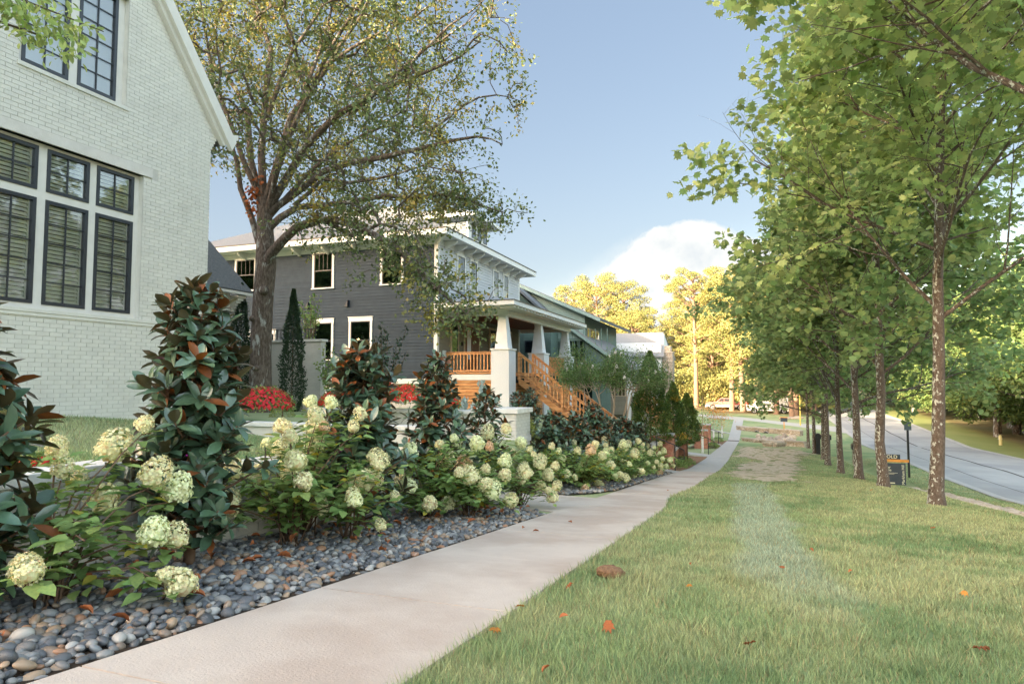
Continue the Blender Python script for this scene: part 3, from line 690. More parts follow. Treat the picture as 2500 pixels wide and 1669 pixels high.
        if shut:
            n = int((f_ - e) / .062)
            for i in range(n):
                z = e + (i + .5) * (f_ - e) / n
                s = B(); s.prism([(X - .150, a + .03, z - .032), (X - .144, a + .03, z - .029), (X - .184, a + .03, z + .028), (X - .190, a + .03, z + .025)], (0, c_ - a - .06, 0)); s.put('louver', SHUT, o)
            B().box(X - .22, X - .150, a, a + .03, e, f_).box(X - .22, X - .150, c_ - .03, c_, e, f_).put('shutter_stile', SHUT, o)
        else: B().box(X - .22, X - .15, a, c_, e, f_).put('window_backing', BLIND, o)
    for (a, c_) in cols_[1:]: win(a, c_, 1.185, 2.83, 2, 5); win(a, c_, 2.955, 3.64, 2, 2)
    for (a, c_) in ((6.50, 7.225), (7.375, 8.065)): win(a, c_, 4.86, 6.70, 2, 6, shut=False)
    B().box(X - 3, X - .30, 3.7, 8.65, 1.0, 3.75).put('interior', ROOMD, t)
    # roof slabs, barge boards, gutter end
    for s in (1, -1):
        pts = [(yc, zr), (yc + s * 5.38, zr - 5.38 * sl + .12), (yc + s * 5.38, zr - 5.38 * sl - .02), (yc, zr - .16)]
        B().prism([(X + .10, y, z) for y, z in pts], (-12.2, 0, 0)).put('roof', SHING, t)
        bb = [(yc, zr - .03), (yc + s * 5.42, zr - 5.42 * sl + .07), (yc + s * 5.30, zr - 5.42 * sl - .14), (yc, zr - .34)]
        B().prism([(X + .20, y, z) for y, z in bb], (-.09, 0, 0)).put('barge_board', STUC, t, bevel=.006)
        b2 = [(yc, zr - .30), (yc + s * 5.28, zr - 5.40 * sl - .03), (yc + s * 5.16, zr - 5.40 * sl - .10), (yc, zr - .46)]
        B().prism([(X + .11, y, z) for y, z in b2], (-.10, 0, 0)).put('frieze_board', STUC, t)
    B().prism([(X + .16, 10.56, 4.98), (X + .16, 10.70, 5.06), (X + .16, 10.70, 5.17), (X + .16, 10.54, 5.12)], (-8, 0, 0)).put('gutter', STUC, t)
    # side wing with its low slate roof
    v = thing('garage_wing', 'low cream rendered wing behind the white brick house with a steep slate roof', 'building', (-16.4, 14, -.8))
    B().box(-22, -16.4, 10.2, 17.3, -1.4, 3.0).put('wall', WBRICK, v)
    B().prism([(-16.0, 10.3, 2.95), (-19.2, 10.3, 6.1), (-19.2, 10.3, 6.25), (-15.9, 10.3, 3.02)], (0, 7.5, 0)).put('roof', SHING, v)
    B().beam((-15.93, 10.3, 2.93), (-15.93, 17.85, 2.93), .1, .09).put('gutter', STUC, v)
    c = B()
    for i in range(6): c.box(-16.4, -16.36 + .055 * (i + 1), 17.3 - .0, 17.62, 2.34 + i * .09, 2.42 + i * .09)
    c.put('corbel', WBRICK, v)
    f = B(); f.box(-16.40, -16.36, 13.6, 14.9, .6, 2.2); o = f.put('window', BLKF, v); B().box(-16.37, -16.35, 13.68, 14.82, .68, 2.12).put('pane', GLAD, o)
    w = thing('garden_wall', 'cream brick garden wall behind the oak with black railing on top', 'wall', (-16, 18.6, -1))
    B().box(-19, -13.6, 18.5, 18.75, -1.5, 1.34).put('wall', WMORT, w); bricks(w, ('Y', 18.5, -1), -19, -13.6, -1.4, 1.28, WBRICK)
    B().box(-19, -13.55, 18.44, 18.80, 1.345, 1.42).put('cap', CAPW, w)
    r = B(); r.box(-17.6, -13.8, 18.6, 18.63, 1.78, 1.81)
    r.put('rail', IRON, w)
    for i in range(26): B().box(-17.55 + i * .145, -17.53 + i * .145, 18.6, 18.62, 1.425, 1.78).put('baluster', IRON, w)
white_house()

def gwin(par, pl, u0, u1, z0, z1, top=3, trim=.11, wt=WHT, head=.14, sash=BLKF, double=True, cap=True):
    """double hung window: white casing, dark sash, glass, upright bars in the top sash; u0..u1 is the outer casing"""
    f = B(); t = trim
    pbox(f, pl, u0, u0 + t, z0 + .05, z1 - head, .0, .065); pbox(f, pl, u1 - t, u1, z0 + .05, z1 - head, .0, .065)
    o = f.put('window', wt, par)
    h_ = B(); pbox(h_, pl, u0 - .02, u1 + .02, z1 - head, z1, 0, .065)
    if cap: pbox(h_, pl, u0 - .05, u1 + .05, z1 + .0, z1 + .03, 0, .09)
    h_.put('head_casing', wt, o)
    s_ = B(); pbox(s_, pl, u0 - .03, u1 + .03, z0, z0 + .05, 0, .10); s_.put('sill', wt, o)
    a, c, e, g = u0 + t, u1 - t, z0 + .05, z1 - head; s = B(); w = .045; zm = (e + g) / 2
    for (p, q, r_, v_, dd) in ((a, c, e, e + w, .046), (a, c, g - w, g, .052), (a, a + w, e + w, g - w, .049), (c - w, c, e + w, g - w, .049), (a + w, c - w, zm - .025, zm + .025, .047)): pbox(s, pl, p, q, r_, v_, 0.002, dd)
    s.put('sash', sash, o)
    gl = B(); pbox(gl, pl, a + w, c - w, e + w, g - w, .033, .036); gl.put('pane', GLAD, o)
    bk = B(); pbox(bk, pl, a + w, c - w, e + w, g - w, .0285, .030); bk.put('window_backing', ROOMD, o)  # dark sheet standing in for the unlit room behind the glass
    if top > 1:
        m = B()
        for i in range(1, top): u = a + w + (c - a - 2 * w) * i / top; pbox(m, pl, u - .009, u + .009, zm + .025, g - w, .0365, .044)
        m.put('muntin', sash, o)
    return o
def siding(par, pl, u0, u1, z0, z1, ex, m, name='clapboard', holes=(), slope=None):
    z = z0; a, c, s = pl
    while z < z1 - .03:
        zt = min(z + ex, z1); segs = [(u0, u1)]
        if slope: segs = [slope(z, zt)]
        for (h0, h1, g0, g1) in holes:
            if z < g1 and zt > g0:
                segs = [q for (p, r) in segs for q in (((p, min(r, h0)), (max(p, h1), r)) if not (r <= h0 or p >= h1) else ((p, r),)) if q[1] - q[0] > .03]
        for (p, q) in segs:
            if q - p < .05: continue
            b = B(); o = lambda d, zz: (c + s * d, zz)
            prof = [(.003, zt - .002), (.026, z + .002), (.024, z - .004), (.001, z - .004), (.001, zt - .002)]
            if a == 'X': b.prism([(c + s * d, p, zz) for d, zz in prof], (0, q - p, 0))
            else: b.prism([(p, c + s * d, zz) for d, zz in prof], (q - p, 0, 0))
            b.put(name, m, par)
        z += ex
def bracket(par, base, out, up, w, m, name='bracket'):
    """scroll bracket under an eave: base on the wall, out is the outward vector"""
    base, out = Vector(base), Vector(out); side = out.cross(Vector((0, 0, 1))).normalized() * w
    prof = [(0, 0), (.16, .02), (.30, .10), (.55, .13), (.80, .20), (1, .32), (1, .42), (0, .42)]
    b = B(); b.prism([tuple(base - side / 2 + out * u + Vector((0, 0, up * (v / .42 - 1)))) for u, v in prof], side); b.put(name, m, par)
def railing(par, p, q, ht, m, posts=0, gap=.13, w=.036, slope=False, name='porch_railing', first=True):
    """top rail, bottom rail and upright balusters between two points at deck level"""
    p, q = Vector(p), Vector(q); up = Vector((0, 0, 1)); d = q - p; L_ = d.length
    top = B().beam(p + up * ht, q + up * ht, .085, .036); o = top.put(name, m, par)
    B().beam(p + up * (ht - .075), q + up * (ht - .075), .036, .075).put('subrail', m, o)
    B().beam(p + up * .09, q + up * .09, .036, .075).put('bottom_rail', m, o)
    n = int(L_ / gap)
    for i in range(n):
        c = p + d * ((i + .5) / n); B().beam(c + up * .05, c + up * (ht - .02), w, w, up=(d.x, d.y, 0)).put('baluster', m, o)
    return o
def grey_house():
    t = thing('grey_house', 'two storey grey clapboard house with hip roof and front porch', 'house', (-18, 32.7, -2))
    x0, x1, y0, y1 = -28.5, -13.5, 27.0, 38.4; ze = 6.62; ap = 10.1
    B().box(x0, x1, y0, y1, .0, ze).put('wall', GREYS, t)
    B().box(x0 + .05, x1 - .05, y0 + .05, y1 - .05, -3.6, -.02).put('foundation', CONC2, t)
    ps, pf = ('Y', y0, -1), ('X', x1, 1)
    upw = [(-25.3, -23.9, 4.66, 6.42), (-20.42, -19.14, 4.55, 6.45), (-16.53, -15.26, 4.55, 6.45)]; low = [(-20.42, -19.12, 1.0, 3.06), (-18.24, -16.93, 1.0, 3.08), (-24.3, -22.6, 1.2, 2.6)]
    # side wall slate on both floors; front tan below, paler above
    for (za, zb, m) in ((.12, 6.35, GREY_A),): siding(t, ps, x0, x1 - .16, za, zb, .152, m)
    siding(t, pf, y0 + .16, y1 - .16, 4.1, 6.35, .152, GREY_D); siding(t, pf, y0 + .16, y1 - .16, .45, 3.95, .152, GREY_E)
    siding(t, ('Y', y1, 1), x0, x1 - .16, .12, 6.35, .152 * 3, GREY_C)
    c = B(); c.box(x1 - .16, x1 + .025, y0 - .025, y0 + .16, .12, 6.36); c.put('corner_board', WHT, t); B().box(x1 - .16, x1 + .025, y1 - .16, y1 + .025, .12, 6.36).put('corner_board', WHT, t)
    B().box(x0, x1 + .03, y0 - .035, y0 - .001, -.12, .11).put('water_table', WHT, t)
    B().box(x0, x1 + .03, y0 - .03, y0 - .001, 6.36, 6.62).box(x1 + .001, x1 + .03, y0 - .03, y1 + .03, 6.36, 6.62).put('frieze', WHT, t)
    for (a, b_, z0, z1) in upw: gwin(t, ps, a, b_, z0, z1, top=4, head=.12)
    for (a, b_, z0, z1) in low: gwin(t, ps, a, b_, z0, z1, top=1, head=.20)
    for (a, b_) in ((29.05, 30.05), (30.65, 31.62), (33.85, 34.78), (35.47, 36.40)): gwin(t, pf, a, b_, 4.45, 6.33, top=4, head=.12, trim=.10)
    for x in (-20.6, -18.28):
        B().prism([(x - .16, y0 - .01, 3.62), (x + .02, y0 - .01, 3.62), (x + .02, y0 - .01, 3.92)], (0, -.16, 0)).put('vent_hood', BLKF, t)
    # hip roof
    ov = .82; e0, e1, f0, f1 = x0 - ov, x1 + ov, y0 - ov, y1 + ov; yc = (y0 + y1) / 2; run = yc - f0; zt = ze + .28
    rf = B(); A, Bq, C_, D_ = (e0, f0, zt), (e1, f0, zt), (e1, f1, zt), (e0, f1, zt); R1, R2 = (e1 - run, yc, zt + run * .49), (e0 + run, yc, zt + run * .49)
    rf.face([A, Bq, R1, R2]); rf.face([Bq, C_, R1]); rf.face([C_, D_, R2, R1]); rf.face([D_, A, R2]); rf.face([A, D_, C_, Bq]); rf.put('roof', SHINB, t)
    B().box(e0, e1, f0, f1, ze + .02, ze + .06).put('soffit', WHT, t)
    fb = B(); fb.box(e0, e1, f0 - .03, f0, ze, zt); fb.box(e0, e1, f1, f1 + .03, ze, zt); fb.box(e1, e1 + .03, f0 - .03, f1 + .03, ze, zt); fb.box(e0 - .03, e0, f0, f1, ze, zt); fb.put('fascia', WHT, t)
    ed = B(); ed.box(e0, e1 + .05, f0 - .05, f0 - .03, zt - .02, zt + .03); ed.box(e1 + .03, e1 + .06, f0 - .05, f1 + .05, zt - .02, zt + .03); ed.put('drip_edge', IRON, t)
    for i in range(10): bracket(t, (x1 + .03, y0 + .75 + i * 1.12, ze), (.62, 0, 0), .36, .12, WHT)
    for i in range(8): bracket(t, (x1 - .9 - i * 1.7, y0 - .03, ze), (0, -.62, 0), .36, .12, WHT)
    bracket(t, (x1 + .03, y0 - .03, ze), (.5, -.5, 0), .36, .12, WHT)
    # dormer
    dx, da, db, zb, zt2 = -13.9, 31.35, 34.15, 7.0, 8.62
    dm = B().box(-18, dx, da, db, zb, zt2).put('dormer', WHT2, t)
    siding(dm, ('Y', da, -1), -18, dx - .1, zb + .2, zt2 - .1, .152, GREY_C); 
    pd = ('X', dx, 1)
    for (a, b_) in ((31.72, 32.38), (32.52, 33.18), (33.32, 33.98)): 
        fr = B(); pbox(fr, pd, a, b_, 7.62, 8.56, 0, .03); fr.put('dormer_window', WHT, dm)
        s = B(); pbox(s, pd, a + .07, b_ - .07, 7.68, 8.50, .032, .036); s.put('dormer_pane', GLAD, dm)
        s = B(); u0, u1 = a + .07, b_ - .07
        for (p, q, r_, v_) in ((u0, u1, 7.68, 7.72), (u0, u1, 8.46, 8.50), (u0, u0 + .04, 7.72, 8.46), (u1 - .04, u1, 7.72, 8.46), (u0 + .04, u1 - .04, 8.06, 8.10), ((u0 + u1) / 2 - .01, (u0 + u1) / 2 + .01, 8.10, 8.46)): pbox(s, pd, p, q, r_, v_, .037, .055)
        s.put('dormer_sash', BLKF, dm)
    o = .62; g0, g1, z2 = da - o, db + o, zt2 + .16; yc2 = (da + db) / 2; r2 = yc2 - g0; ex = dx + o
    q = B(); q.face([(-20, g0, z2), (ex, g0, z2), (ex - r2, yc2, z2 + r2 * .42), (-20, yc2, z2 + r2 * .42)]); q.face([(ex, g0, z2), (ex, g1, z2), (ex - r2, yc2, z2 + r2 * .42)]); q.face([(ex, g1, z2), (-20, g1, z2), (-20, yc2, z2 + r2 * .42), (ex - r2, yc2, z2 + r2 * .42)]); q.put('dormer_roof', SHINB, dm)
    B().box(-20, ex, g0, g1, zt2 + .01, zt2 + .04).box(-20, ex + .03, g0 - .03, g0, zt2, z2).box(ex, ex + .03, g0, g1 + .03, zt2, z2).put('dormer_eave', WHT, dm)
    for yy in (31.6, 32.3, 33.1, 33.9): bracket(dm, (dx + .01, yy, zt2), (.45, 0, 0), .2, .09, WHT)
    # porch
    px1, pe = -10.12, -9.55; pz = .38; ya, yb = 27.4, 39.0
    dk = B().box(x1, px1 - .02, ya + .05, yb - .05, pz - .05, pz).put('porch_deck', WOODH, t)
    for i in range(22): B().box(x1, px1 - .02, ya + .06 + i * .526, ya + .06 + i * .526 + .515, pz + .001, pz + .02).put('deck_board', WOODH, dk)
    B().box(x1, px1 - .1, ya + .03, ya + .05, pz - .33, pz - .08).put('rim_band', WHT, t)
    for i in range(22):                                        # cedar skirt boards on the near side and the street side
        z = pz - .60 - i * .145
        if z < -3.3: break
        B().box(x1 + .02, px1 - .85, ya + .06, ya + .085, z, z + .128).put('skirt_board', WOODH, t)
    for i in range(22):
        z = pz - .60 - i * .145
        if z < -3.3: break
        B().box(px1 - .12, px1 - .09, 28.35, 39, z, z + .128).put('skirt_board', WOODH, t)
    B().box(x1 + .02, px1 - .85, ya + .055, ya + .085, pz - .455, pz - .33).put('skirt_board', WOODH, t)
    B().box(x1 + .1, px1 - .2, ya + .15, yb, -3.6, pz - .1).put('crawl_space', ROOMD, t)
    rf = B(); k0, k1, zq = 26.45, 39.75, 3.52; r = 2.0
    P1, P2, P3, P4 = (x1, k0, zq), (pe, k0, zq), (pe, k1, zq), (x1, k1, zq); Q1, Q2 = (x1, k0 + 3.4, zq + .98), (x1, k1 - 3.4, zq + .98)
    rf.face([P1, P2, Q1]); rf.face([P2, P3, Q2, Q1]); rf.face([P3, P4, Q2]); rf.face([P1, P4, P3, P2]); pr = rf.put('porch_roof', SHINB, t)
    n = B().face([(x1 + .01, k0 - .01, zq + .012), (pe, k0 - .01, zq + .012), (x1 + .01, k0 + 3.4, zq + .994)]); n.put('seam_panel', METR, pr)
    for i in range(9):
        u = i / 9; n = B().beam((x1 + (pe - x1) * u, k0, zq + .03), (x1 + (pe - x1) * u * .0 + (pe - x1) * u, k0 + 3.4 * (1 - u), zq + .03 + .98 * (1 - u)), .03, .03); n.put('roof_seam', METR, pr)
    fb = B(); fb.box(x1, pe, k0 - .03, k0, zq - .20, zq); fb.box(pe, pe + .03, k0 - .03, k1 + .03, zq - .20, zq); fb.put('fascia', WHT, pr)
    ed = B(); ed.box(x1, pe + .05, k0 - .05, k0 - .03, zq - .01, zq + .03); ed.box(pe + .03, pe + .06, k0 - .05, k1, zq - .01, zq + .03); ed.put('drip_edge', IRON, pr)
    B().box(x1, pe, k0, k1, zq - .20, zq - .17).put('soffit', WHT, pr)
    bm = B(); bm.box(x1, px1 - .12, ya + .22, ya + .46, 3.0, 3.31); bm.box(px1 - .42, px1 - .16, ya + .20, yb - .25, 2.98, 3.315); bm.box(x1, px1 - .42, yb - .5, yb - .26, 3.0, 3.31); bm.put('beam', WHT, pr)
    B().box(x1 + .02, px1 - .43, ya + .47, yb - .51, 3.20, 3.24).put('ceiling', CEIL, pr)
    for i in range(28): B().box(px1 - .15, pe - .02, k0 + .2 + i * .47, k0 + .29 + i * .47, zq - .31, zq - .205).put('rafter_tail', WHT, pr)
    for yy in (27.85, 33.17, 38.47):
        c = thing_part = B().box(px1 - .86, px1, yy - .45, yy + .45, -3.6, 1.40).put('pier', WBRICKF, t)
        B().box(px1 - .90, px1 + .04, yy - .49, yy + .49, 1.402, 1.48).put('pier_cap', CAPW, c, bevel=.01)
        cl = B().frust(px1 - .43, yy, 1.485, 3.0, .31, .165).put('tapered_column', WHT2, t)
        B().box(px1 - .62, px1 - .24, yy - .19, yy + .19, 2.93, 2.998).put('capital', WHT, cl)
    railing(t, (x1 + .17, ya + .2, pz), (px1 - .86, ya + .2, pz), .95, WOOD, gap=.165, w=.05)
    B().box(x1 + .03, x1 + .17, ya + .1, ya + .24, pz - .1, pz + 1.05).put('newel', WHT, t)
    railing(t, (px1 - .4, 33.65, pz), (px1 - .4, 38.0, pz), .95, WOOD)
    # stairs down to the street
    sa, sb = 28.65, 30.75; n = 16; rise = 3.15 / n; tread = .268; sx = px1 + .02
    st = B().box(sx - .6, sx, 28.32, sb + .1, pz - .14, pz - .06).put('stairs', WOOD, t)
    for i in range(n):
        x = sx + i * tread; z = pz - (i + 1) * rise
        B().box(x, x + tread + .03, sa + .03, sb - .03, z - .04, z).put('tread', WOOD, st); B().box(x + tread - .005, x + tread + .012, sa + .05, sb - .05, z - rise, z - .042).put('riser', WOOD, st)
    e = (sx + n * tread, pz - n * rise)
    for yy in (sa, sb): B().prism([(sx, yy - .02, pz - .20), (e[0], yy - .02, e[1] - .05), (e[0], yy - .02, e[1] - .33), (sx, yy - .02, pz - .52)], (0, .04, 0)).put('stringer', WOOD, st)
    for yy in (sa, sb):
        railing(t, (sx + .05, yy, pz - .02), (e[0] + .1, yy, e[1] - .02 - .08), .95, WOOD, gap=.215, w=.048, name='stair_railing')
        for xx in (sx + .02, sx + 2.1, e[0] + .05):
            z = pz - (xx - sx) / tread * rise; B().box(xx - .05, xx + .05, yy - .05, yy + .05, z - .3, z + .98).put('newel', WOOD, t)
    # front wall under the porch
    gwin(t, pf, 28.38, 29.30, 1.35, 2.92, top=1, trim=.10, wt=TAN, head=.12, cap=False)
    d = B().box(x1 + .001, x1 + .03, 29.95, 32.0, pz, 3.0).put('door_casing', TAN, t)
    dd = B().box(x1 + .032, x1 + .05, 30.12, 31.0, pz, 2.78).put('door', DOORM, t); B().box(x1 + .051, x1 + .054, 30.3, 30.78, 1.1, 2.6).put('door_glass', BLIND, dd); B().box(x1 + .051, x1 + .09, 30.9, 30.94, 1.35, 1.5).put('handle', IRON, dd)
    B().box(x1 + .032, x1 + .045, 31.05, 31.85, pz, 2.78).put('door', DOORM, t)
    gwin(t, pf, 33.3, 34.7, .75, 2.95, top=3, trim=.12, wt=TAN, head=.12, cap=False); gwin(t, pf, 35.6, 36.9, .75, 2.95, top=3, trim=.12, wt=TAN, head=.12, cap=False)
    B().box(x1 + .02, x1 + .12, 29.62, 29.74, 1.75, 1.95).put('wall_light', IRON, t)
TAN = mat('tan_casing', (.56, .45, .32), .7, (.50, .40, .28), 4)
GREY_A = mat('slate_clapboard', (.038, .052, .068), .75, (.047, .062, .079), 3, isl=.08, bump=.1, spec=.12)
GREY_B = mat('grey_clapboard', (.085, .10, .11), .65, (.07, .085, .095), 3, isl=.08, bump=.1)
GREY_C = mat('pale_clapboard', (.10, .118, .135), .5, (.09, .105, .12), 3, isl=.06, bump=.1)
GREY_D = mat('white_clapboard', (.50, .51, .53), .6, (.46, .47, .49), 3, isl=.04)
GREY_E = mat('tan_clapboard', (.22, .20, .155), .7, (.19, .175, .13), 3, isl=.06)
WBRICKF = mat('painted_brick_far', (.70, .71, .72), .75, (.66, .67, .68), 20, bump=.5, bs=30)
grey_house()

def green_house():
    t = thing('green_house', 'green board and batten house with teal gable beyond the grey house', 'house', (-17, 47, -3))
    Y = 43.0; x0, xe = -26, -9.6; k = .456; zt = lambda x: 4.05 + (-9.45 - x) * k if x > -18 else 4.05 + 8.55 * k - (-18 - x) * k
    w = B(); w.prism([(x0, Y, -4), (-10.4, Y, -4), (-10.4, Y, zt(-10.4) - .1), (-18, Y, zt(-18) - .1), (x0, Y, zt(x0) - .1)], (0, 11, 0)); w.put('wall', GREENS, t)
    for i in range(26):
        z = 2.9 + i * .15
        xr_ = -9.45 - (z - 4.05) / k - .15 if z > 4.4 else -10.4
        if xr_ < -17.5: break
        B().prism([(-17.6, Y - .004, z + .16), (-17.6, Y - .02, z), (-17.6, Y, z)], (xr_ + 17.6, 0, 0)).put('clapboard', TEAL, t)
    for i in range(22):
        x = -18 + i * .36
        if x > -10.45: break
        B().box(x, x + .045, Y - .035, Y - .001, -3.5, 2.88).put('batten', GREENS, t)
    B().box(-18, -10.4, Y - .05, Y - .001, 2.72, 2.9).put('belt_board', GREENS, t)
    B().prism([(-9.3, Y - .45, 4.0), (-18, Y - .45, 4.0 + 8.7 * k), (-18, Y - .45, 4.2 + 8.7 * k), (-9.25, Y - .45, 4.2)], (0, 12, 0)).put('roof', SHING, t)
    B().prism([(-18, Y - .45, 4.0 + 8.7 * k), (-26.7, Y - .45, 4.0), (-26.7, Y - .45, 4.2), (-18, Y - .45, 4.2 + 8.7 * k)], (0, 12, 0)).put('roof', SHING, t)
    B().prism([(-9.25, Y - .47, 3.92), (-18, Y - .47, 3.92 + 8.75 * k), (-18, Y - .47, 4.14 + 8.75 * k), (-9.25, Y - .47, 4.14)], (0, -.05, 0)).put('barge_board', TEAL, t)
    # front wall above the lower roof with its tall windows
    for i in range(4): 
        y = Y + .5 + i * .95; f = B().box(-10.39, -10.36, y, y + .85, 1.9, 3.65).put('window', TAN, t); B().box(-10.355, -10.345, y + .08, y + .77, 2.0, 3.55).put('pane', GLAD, f)
    # steep cross gable nearer the camera
    yg = 41.3
    B().prism([(-16.9, yg, -3), (-12.3, yg, -3), (-12.3, yg, 3.9), (-14.6, yg, 6.0), (-16.9, yg, 3.9)], (0, 1.7, 0)).put('wall', GREENS, t)
    for i in range(11): B().box(-16.8 + i * .42, -16.75 + i * .42, yg - .03, yg, -3, 4.2 if i in (0, 10) else 4.8).put('batten', GREENS, t)
    B().prism([(-11.9, yg - .3, 3.75), (-14.6, yg - .3, 6.15), (-14.6, yg - .3, 6.33), (-11.85, yg - .3, 3.9)], (0, 6, 0)).put('roof', SHING, t)
    B().prism([(-14.6, yg - .3, 6.15), (-17.3, yg - .3, 3.75), (-17.35, yg - .3, 3.9), (-14.6, yg - .3, 6.33)], (0, 6, 0)).put('roof', SHING, t)
    f = B().box(-14.1, -13.2, yg - .04, yg - .001, 1.9, 2.7).put('window', BLKF, t); B().box(-14.02, -13.28, yg - .05, yg - .042, 1.98, 2.62).put('pane', GLAD, f)
    # sweeping lower porch roof
    B().prism([(-11.6, Y - .3, 3.75), (-7.3, Y - .3, .58), (-7.25, Y - .3, .74), (-11.6, Y - .3, 3.95)], (0, 8.5, 0)).put('porch_roof', SHINB, t)
    B().prism([(-11.7, Y - .33, 3.70), (-7.3, Y - .33, .50), (-7.25, Y - .33, .72), (-11.7, Y - .33, 3.92)], (0, -.04, 0)).put('barge_board', TEAL, t)
    B().prism([(-13, Y, -4), (-8.7, Y, -4), (-8.7, Y, 1.4), (-11.6, Y, 3.5), (-13, Y, 3.5)], (0, .2, 0)).put('wall', GREENS, t)
    for i in range(11): B().box(-12.9 + i * .4, -12.86 + i * .4, Y - .03, Y - .001, -3.4, min(3.5, 1.5 + (10.9 - 2.1 - i * .4) * .73)).put('batten', GREENS, t)
    f = B().box(-11.0, -9.8, Y - .06, Y - .032, -1.9, .75).put('window', GREENS, t); B().box(-10.88, -9.92, Y - .07, Y - .062, -1.75, .6).put('pane', GLAD, f)
    B().box(-11.2, -9.6, Y - .09, Y - .06, .76, .92).put('head_casing', GREENS, t)
    f = B().box(-8.75, -7.7, Y + .1, Y + .14, -1.0, .95).put('window', TAN, t); B().box(-8.68, -7.77, Y + .07, Y + .09, -.95, .9).put('pane', GLAD, f)
    m = B()
    for i in range(1, 4): m.box(-8.75 + i * .26, -8.71 + i * .26, Y + .05, Y + .07, -1, .95)
    m.put('muntin', TAN, f)
    for i in range(7): B().box(-8.78, -7.6, Y + .05, Y + .1, -2.2 + i * .17, -2.05 + i * .17).put('skirt_board', GREY_E, t)
    B().box(-7.62, -7.4, Y + .05, Y + 2, -3.9, .62).put('porch_post', WHT, t)
    B().box(-8.8, -7.35, Y + .4, Y + 8, -3.9, -1.05).put('porch_base', GREY_E, t)
    # cedar stairs
    p, q = Vector((-7.3, 44.2, -1.1)), Vector((-3.7, 44.2, -3.95))
    st = B()
    for yy in (44.2, 45.6): st.beam(Vector((p.x, yy, p.z - .15)), Vector((q.x, yy, q.z - .1)), .05, .32)
    s_ = st.put('stairs', WOOD, t)
    for i in range(15): u = i / 15; B().box(p.x + (q.x - p.x) * u, p.x + (q.x - p.x) * u + .27, 44.22, 45.58, p.z + (q.z - p.z) * u - .22, p.z + (q.z - p.z) * u - .17).put('tread', WOOD, s_)
    for yy in (44.2, 45.6):
        r = B().beam((p.x, yy, p.z + .9), (q.x, yy, q.z + .9), .09, .05).put('handrail', WOOD, t); B().beam((p.x, yy, p.z + .15), (q.x, yy, q.z + .15), .04, .07).put('bottom_rail', WOOD, r)
        for i in range(22): c = Vector((p.x, yy, p.z)).lerp(Vector((q.x, yy, q.z)), (i + .5) / 22); B().box(c.x - .02, c.x + .02, yy - .02, yy + .02, c.z + .12, c.z + .9).put('baluster', WOOD, r)
green_house()

def farm_house():
    t = thing('white_farmhouse', 'white house with stone chimney and cedar porch posts beyond the green house', 'house', (-11, 62, -4))
    Y = 58.5
    B().box(-18, -7.3, Y, Y + 9, -5, 2.2).put('wall', WHT2, t)
    for i in range(22): B().prism([(-12.4, Y - .003, -1 + i * .2 + .2), (-12.4, Y - .02, -1 + i * .2), (-12.4, Y, -1 + i * .2)], (5.1, 0, 0)).put('clapboard', WHT2, t)
    B().prism([(-18.3, Y - .4, 2.1), (-7.0, Y - .4, 2.1), (-7.4, Y + 2.2, 4.35), (-18.3, Y + 2.2, 4.35)], (0, 0, .1)).put('roof', SHINB, t)
    B().prism([(-18.3, Y + 2.2, 4.35), (-7.4, Y + 2.2, 4.35), (-7.0, Y + 9.4, 2.1), (-18.3, Y + 9.4, 2.1)], (0, 0, .1)).put('roof', SHINB, t)
    B().prism([(-7.29, Y, 2.1), (-7.29, Y + 9, 2.1), (-7.29, Y + 2.2, 4.3)], (-.2, 0, 0)).put('gable', WHT2, t)
    for x in (-9.0, -8.35): f = B().box(x, x + .5, Y - .06, Y - .025, .3, 1.9).put('window', WHT, t); B().box(x + .06, x + .44, Y - .07, Y - .062, .38, 1.82).put('pane', GLAD, f)
    c = B().box(-7.25, -6.35, Y + .3, Y + 1.7, -5, 2.5).put('chimney', STONE, t)
    for i in range(56):
        for (a, b_) in ((-7.25, -6.8), (-6.79, -6.35)): 
            if i % 2: a, b_ = a + rnd.uniform(-.0, .1), b_
            z = -4.8 + i * .13
            B().box(a, b_ - .015, Y + .27, Y + .3, z, z + .115).put('stone', STONE, c)
    B().box(-7.1, -6.55, Y + .5, Y + 1.5, 2.5, 3.1).put('flue', STONE, c)
    B().box(-7.3, -6.3, Y + .25, Y + 1.75, 2.5, 2.58).put('chimney_cap', STONW, c)
    # porch
    B().prism([(-13.2, Y - 2.6, -.25), (-7.4, Y - 2.6, -.25), (-7.4, Y, .75), (-13.2, Y, .75)], (0, 0, .1)).put('porch_roof', SHINB, t)
    B().box(-13.3, -7.4, Y - 2.65, Y - 2.5, -.55, -.22).put('porch_beam', WHT, t)
    for x in (-13.0, -11.9, -10.4, -9.4, -8.6, -7.6): p = B().box(x - .09, x + .09, Y - 2.6, Y - 2.42, -5, -.56).put('porch_post', WOOD, t); B().beam((x, Y - 2.5, -1.0), (x + .35, Y - 2.5, -.6), .07, .09).put('brace', WOOD, p)
    for i in range(8): B().box(-13, -11.9, Y - 2.55, Y - 2.5, -3.1 + i * .26, -2.98 + i * .26).put('screen_slat', WOOD, t)
    B().box(-13.2, -7.4, Y - 2.7, Y - .1, -5, -3.2).put('porch_base', WOODH, t)
    # low roof with a little hip in front
    B().prism([(-13.6, 52, 1.55), (-10.2, 52, 1.55), (-11.9, 53.5, 2.7)], (0, 3, 0)).put('porch_hood', SHINB, t)
    u = B().box(-13.4, -13.2, 52.1, 52.3, -4.5, 1.5).box(-10.5, -10.3, 52.1, 52.3, -4.5, 1.5).put('porch_post', WOOD, t)
farm_house()

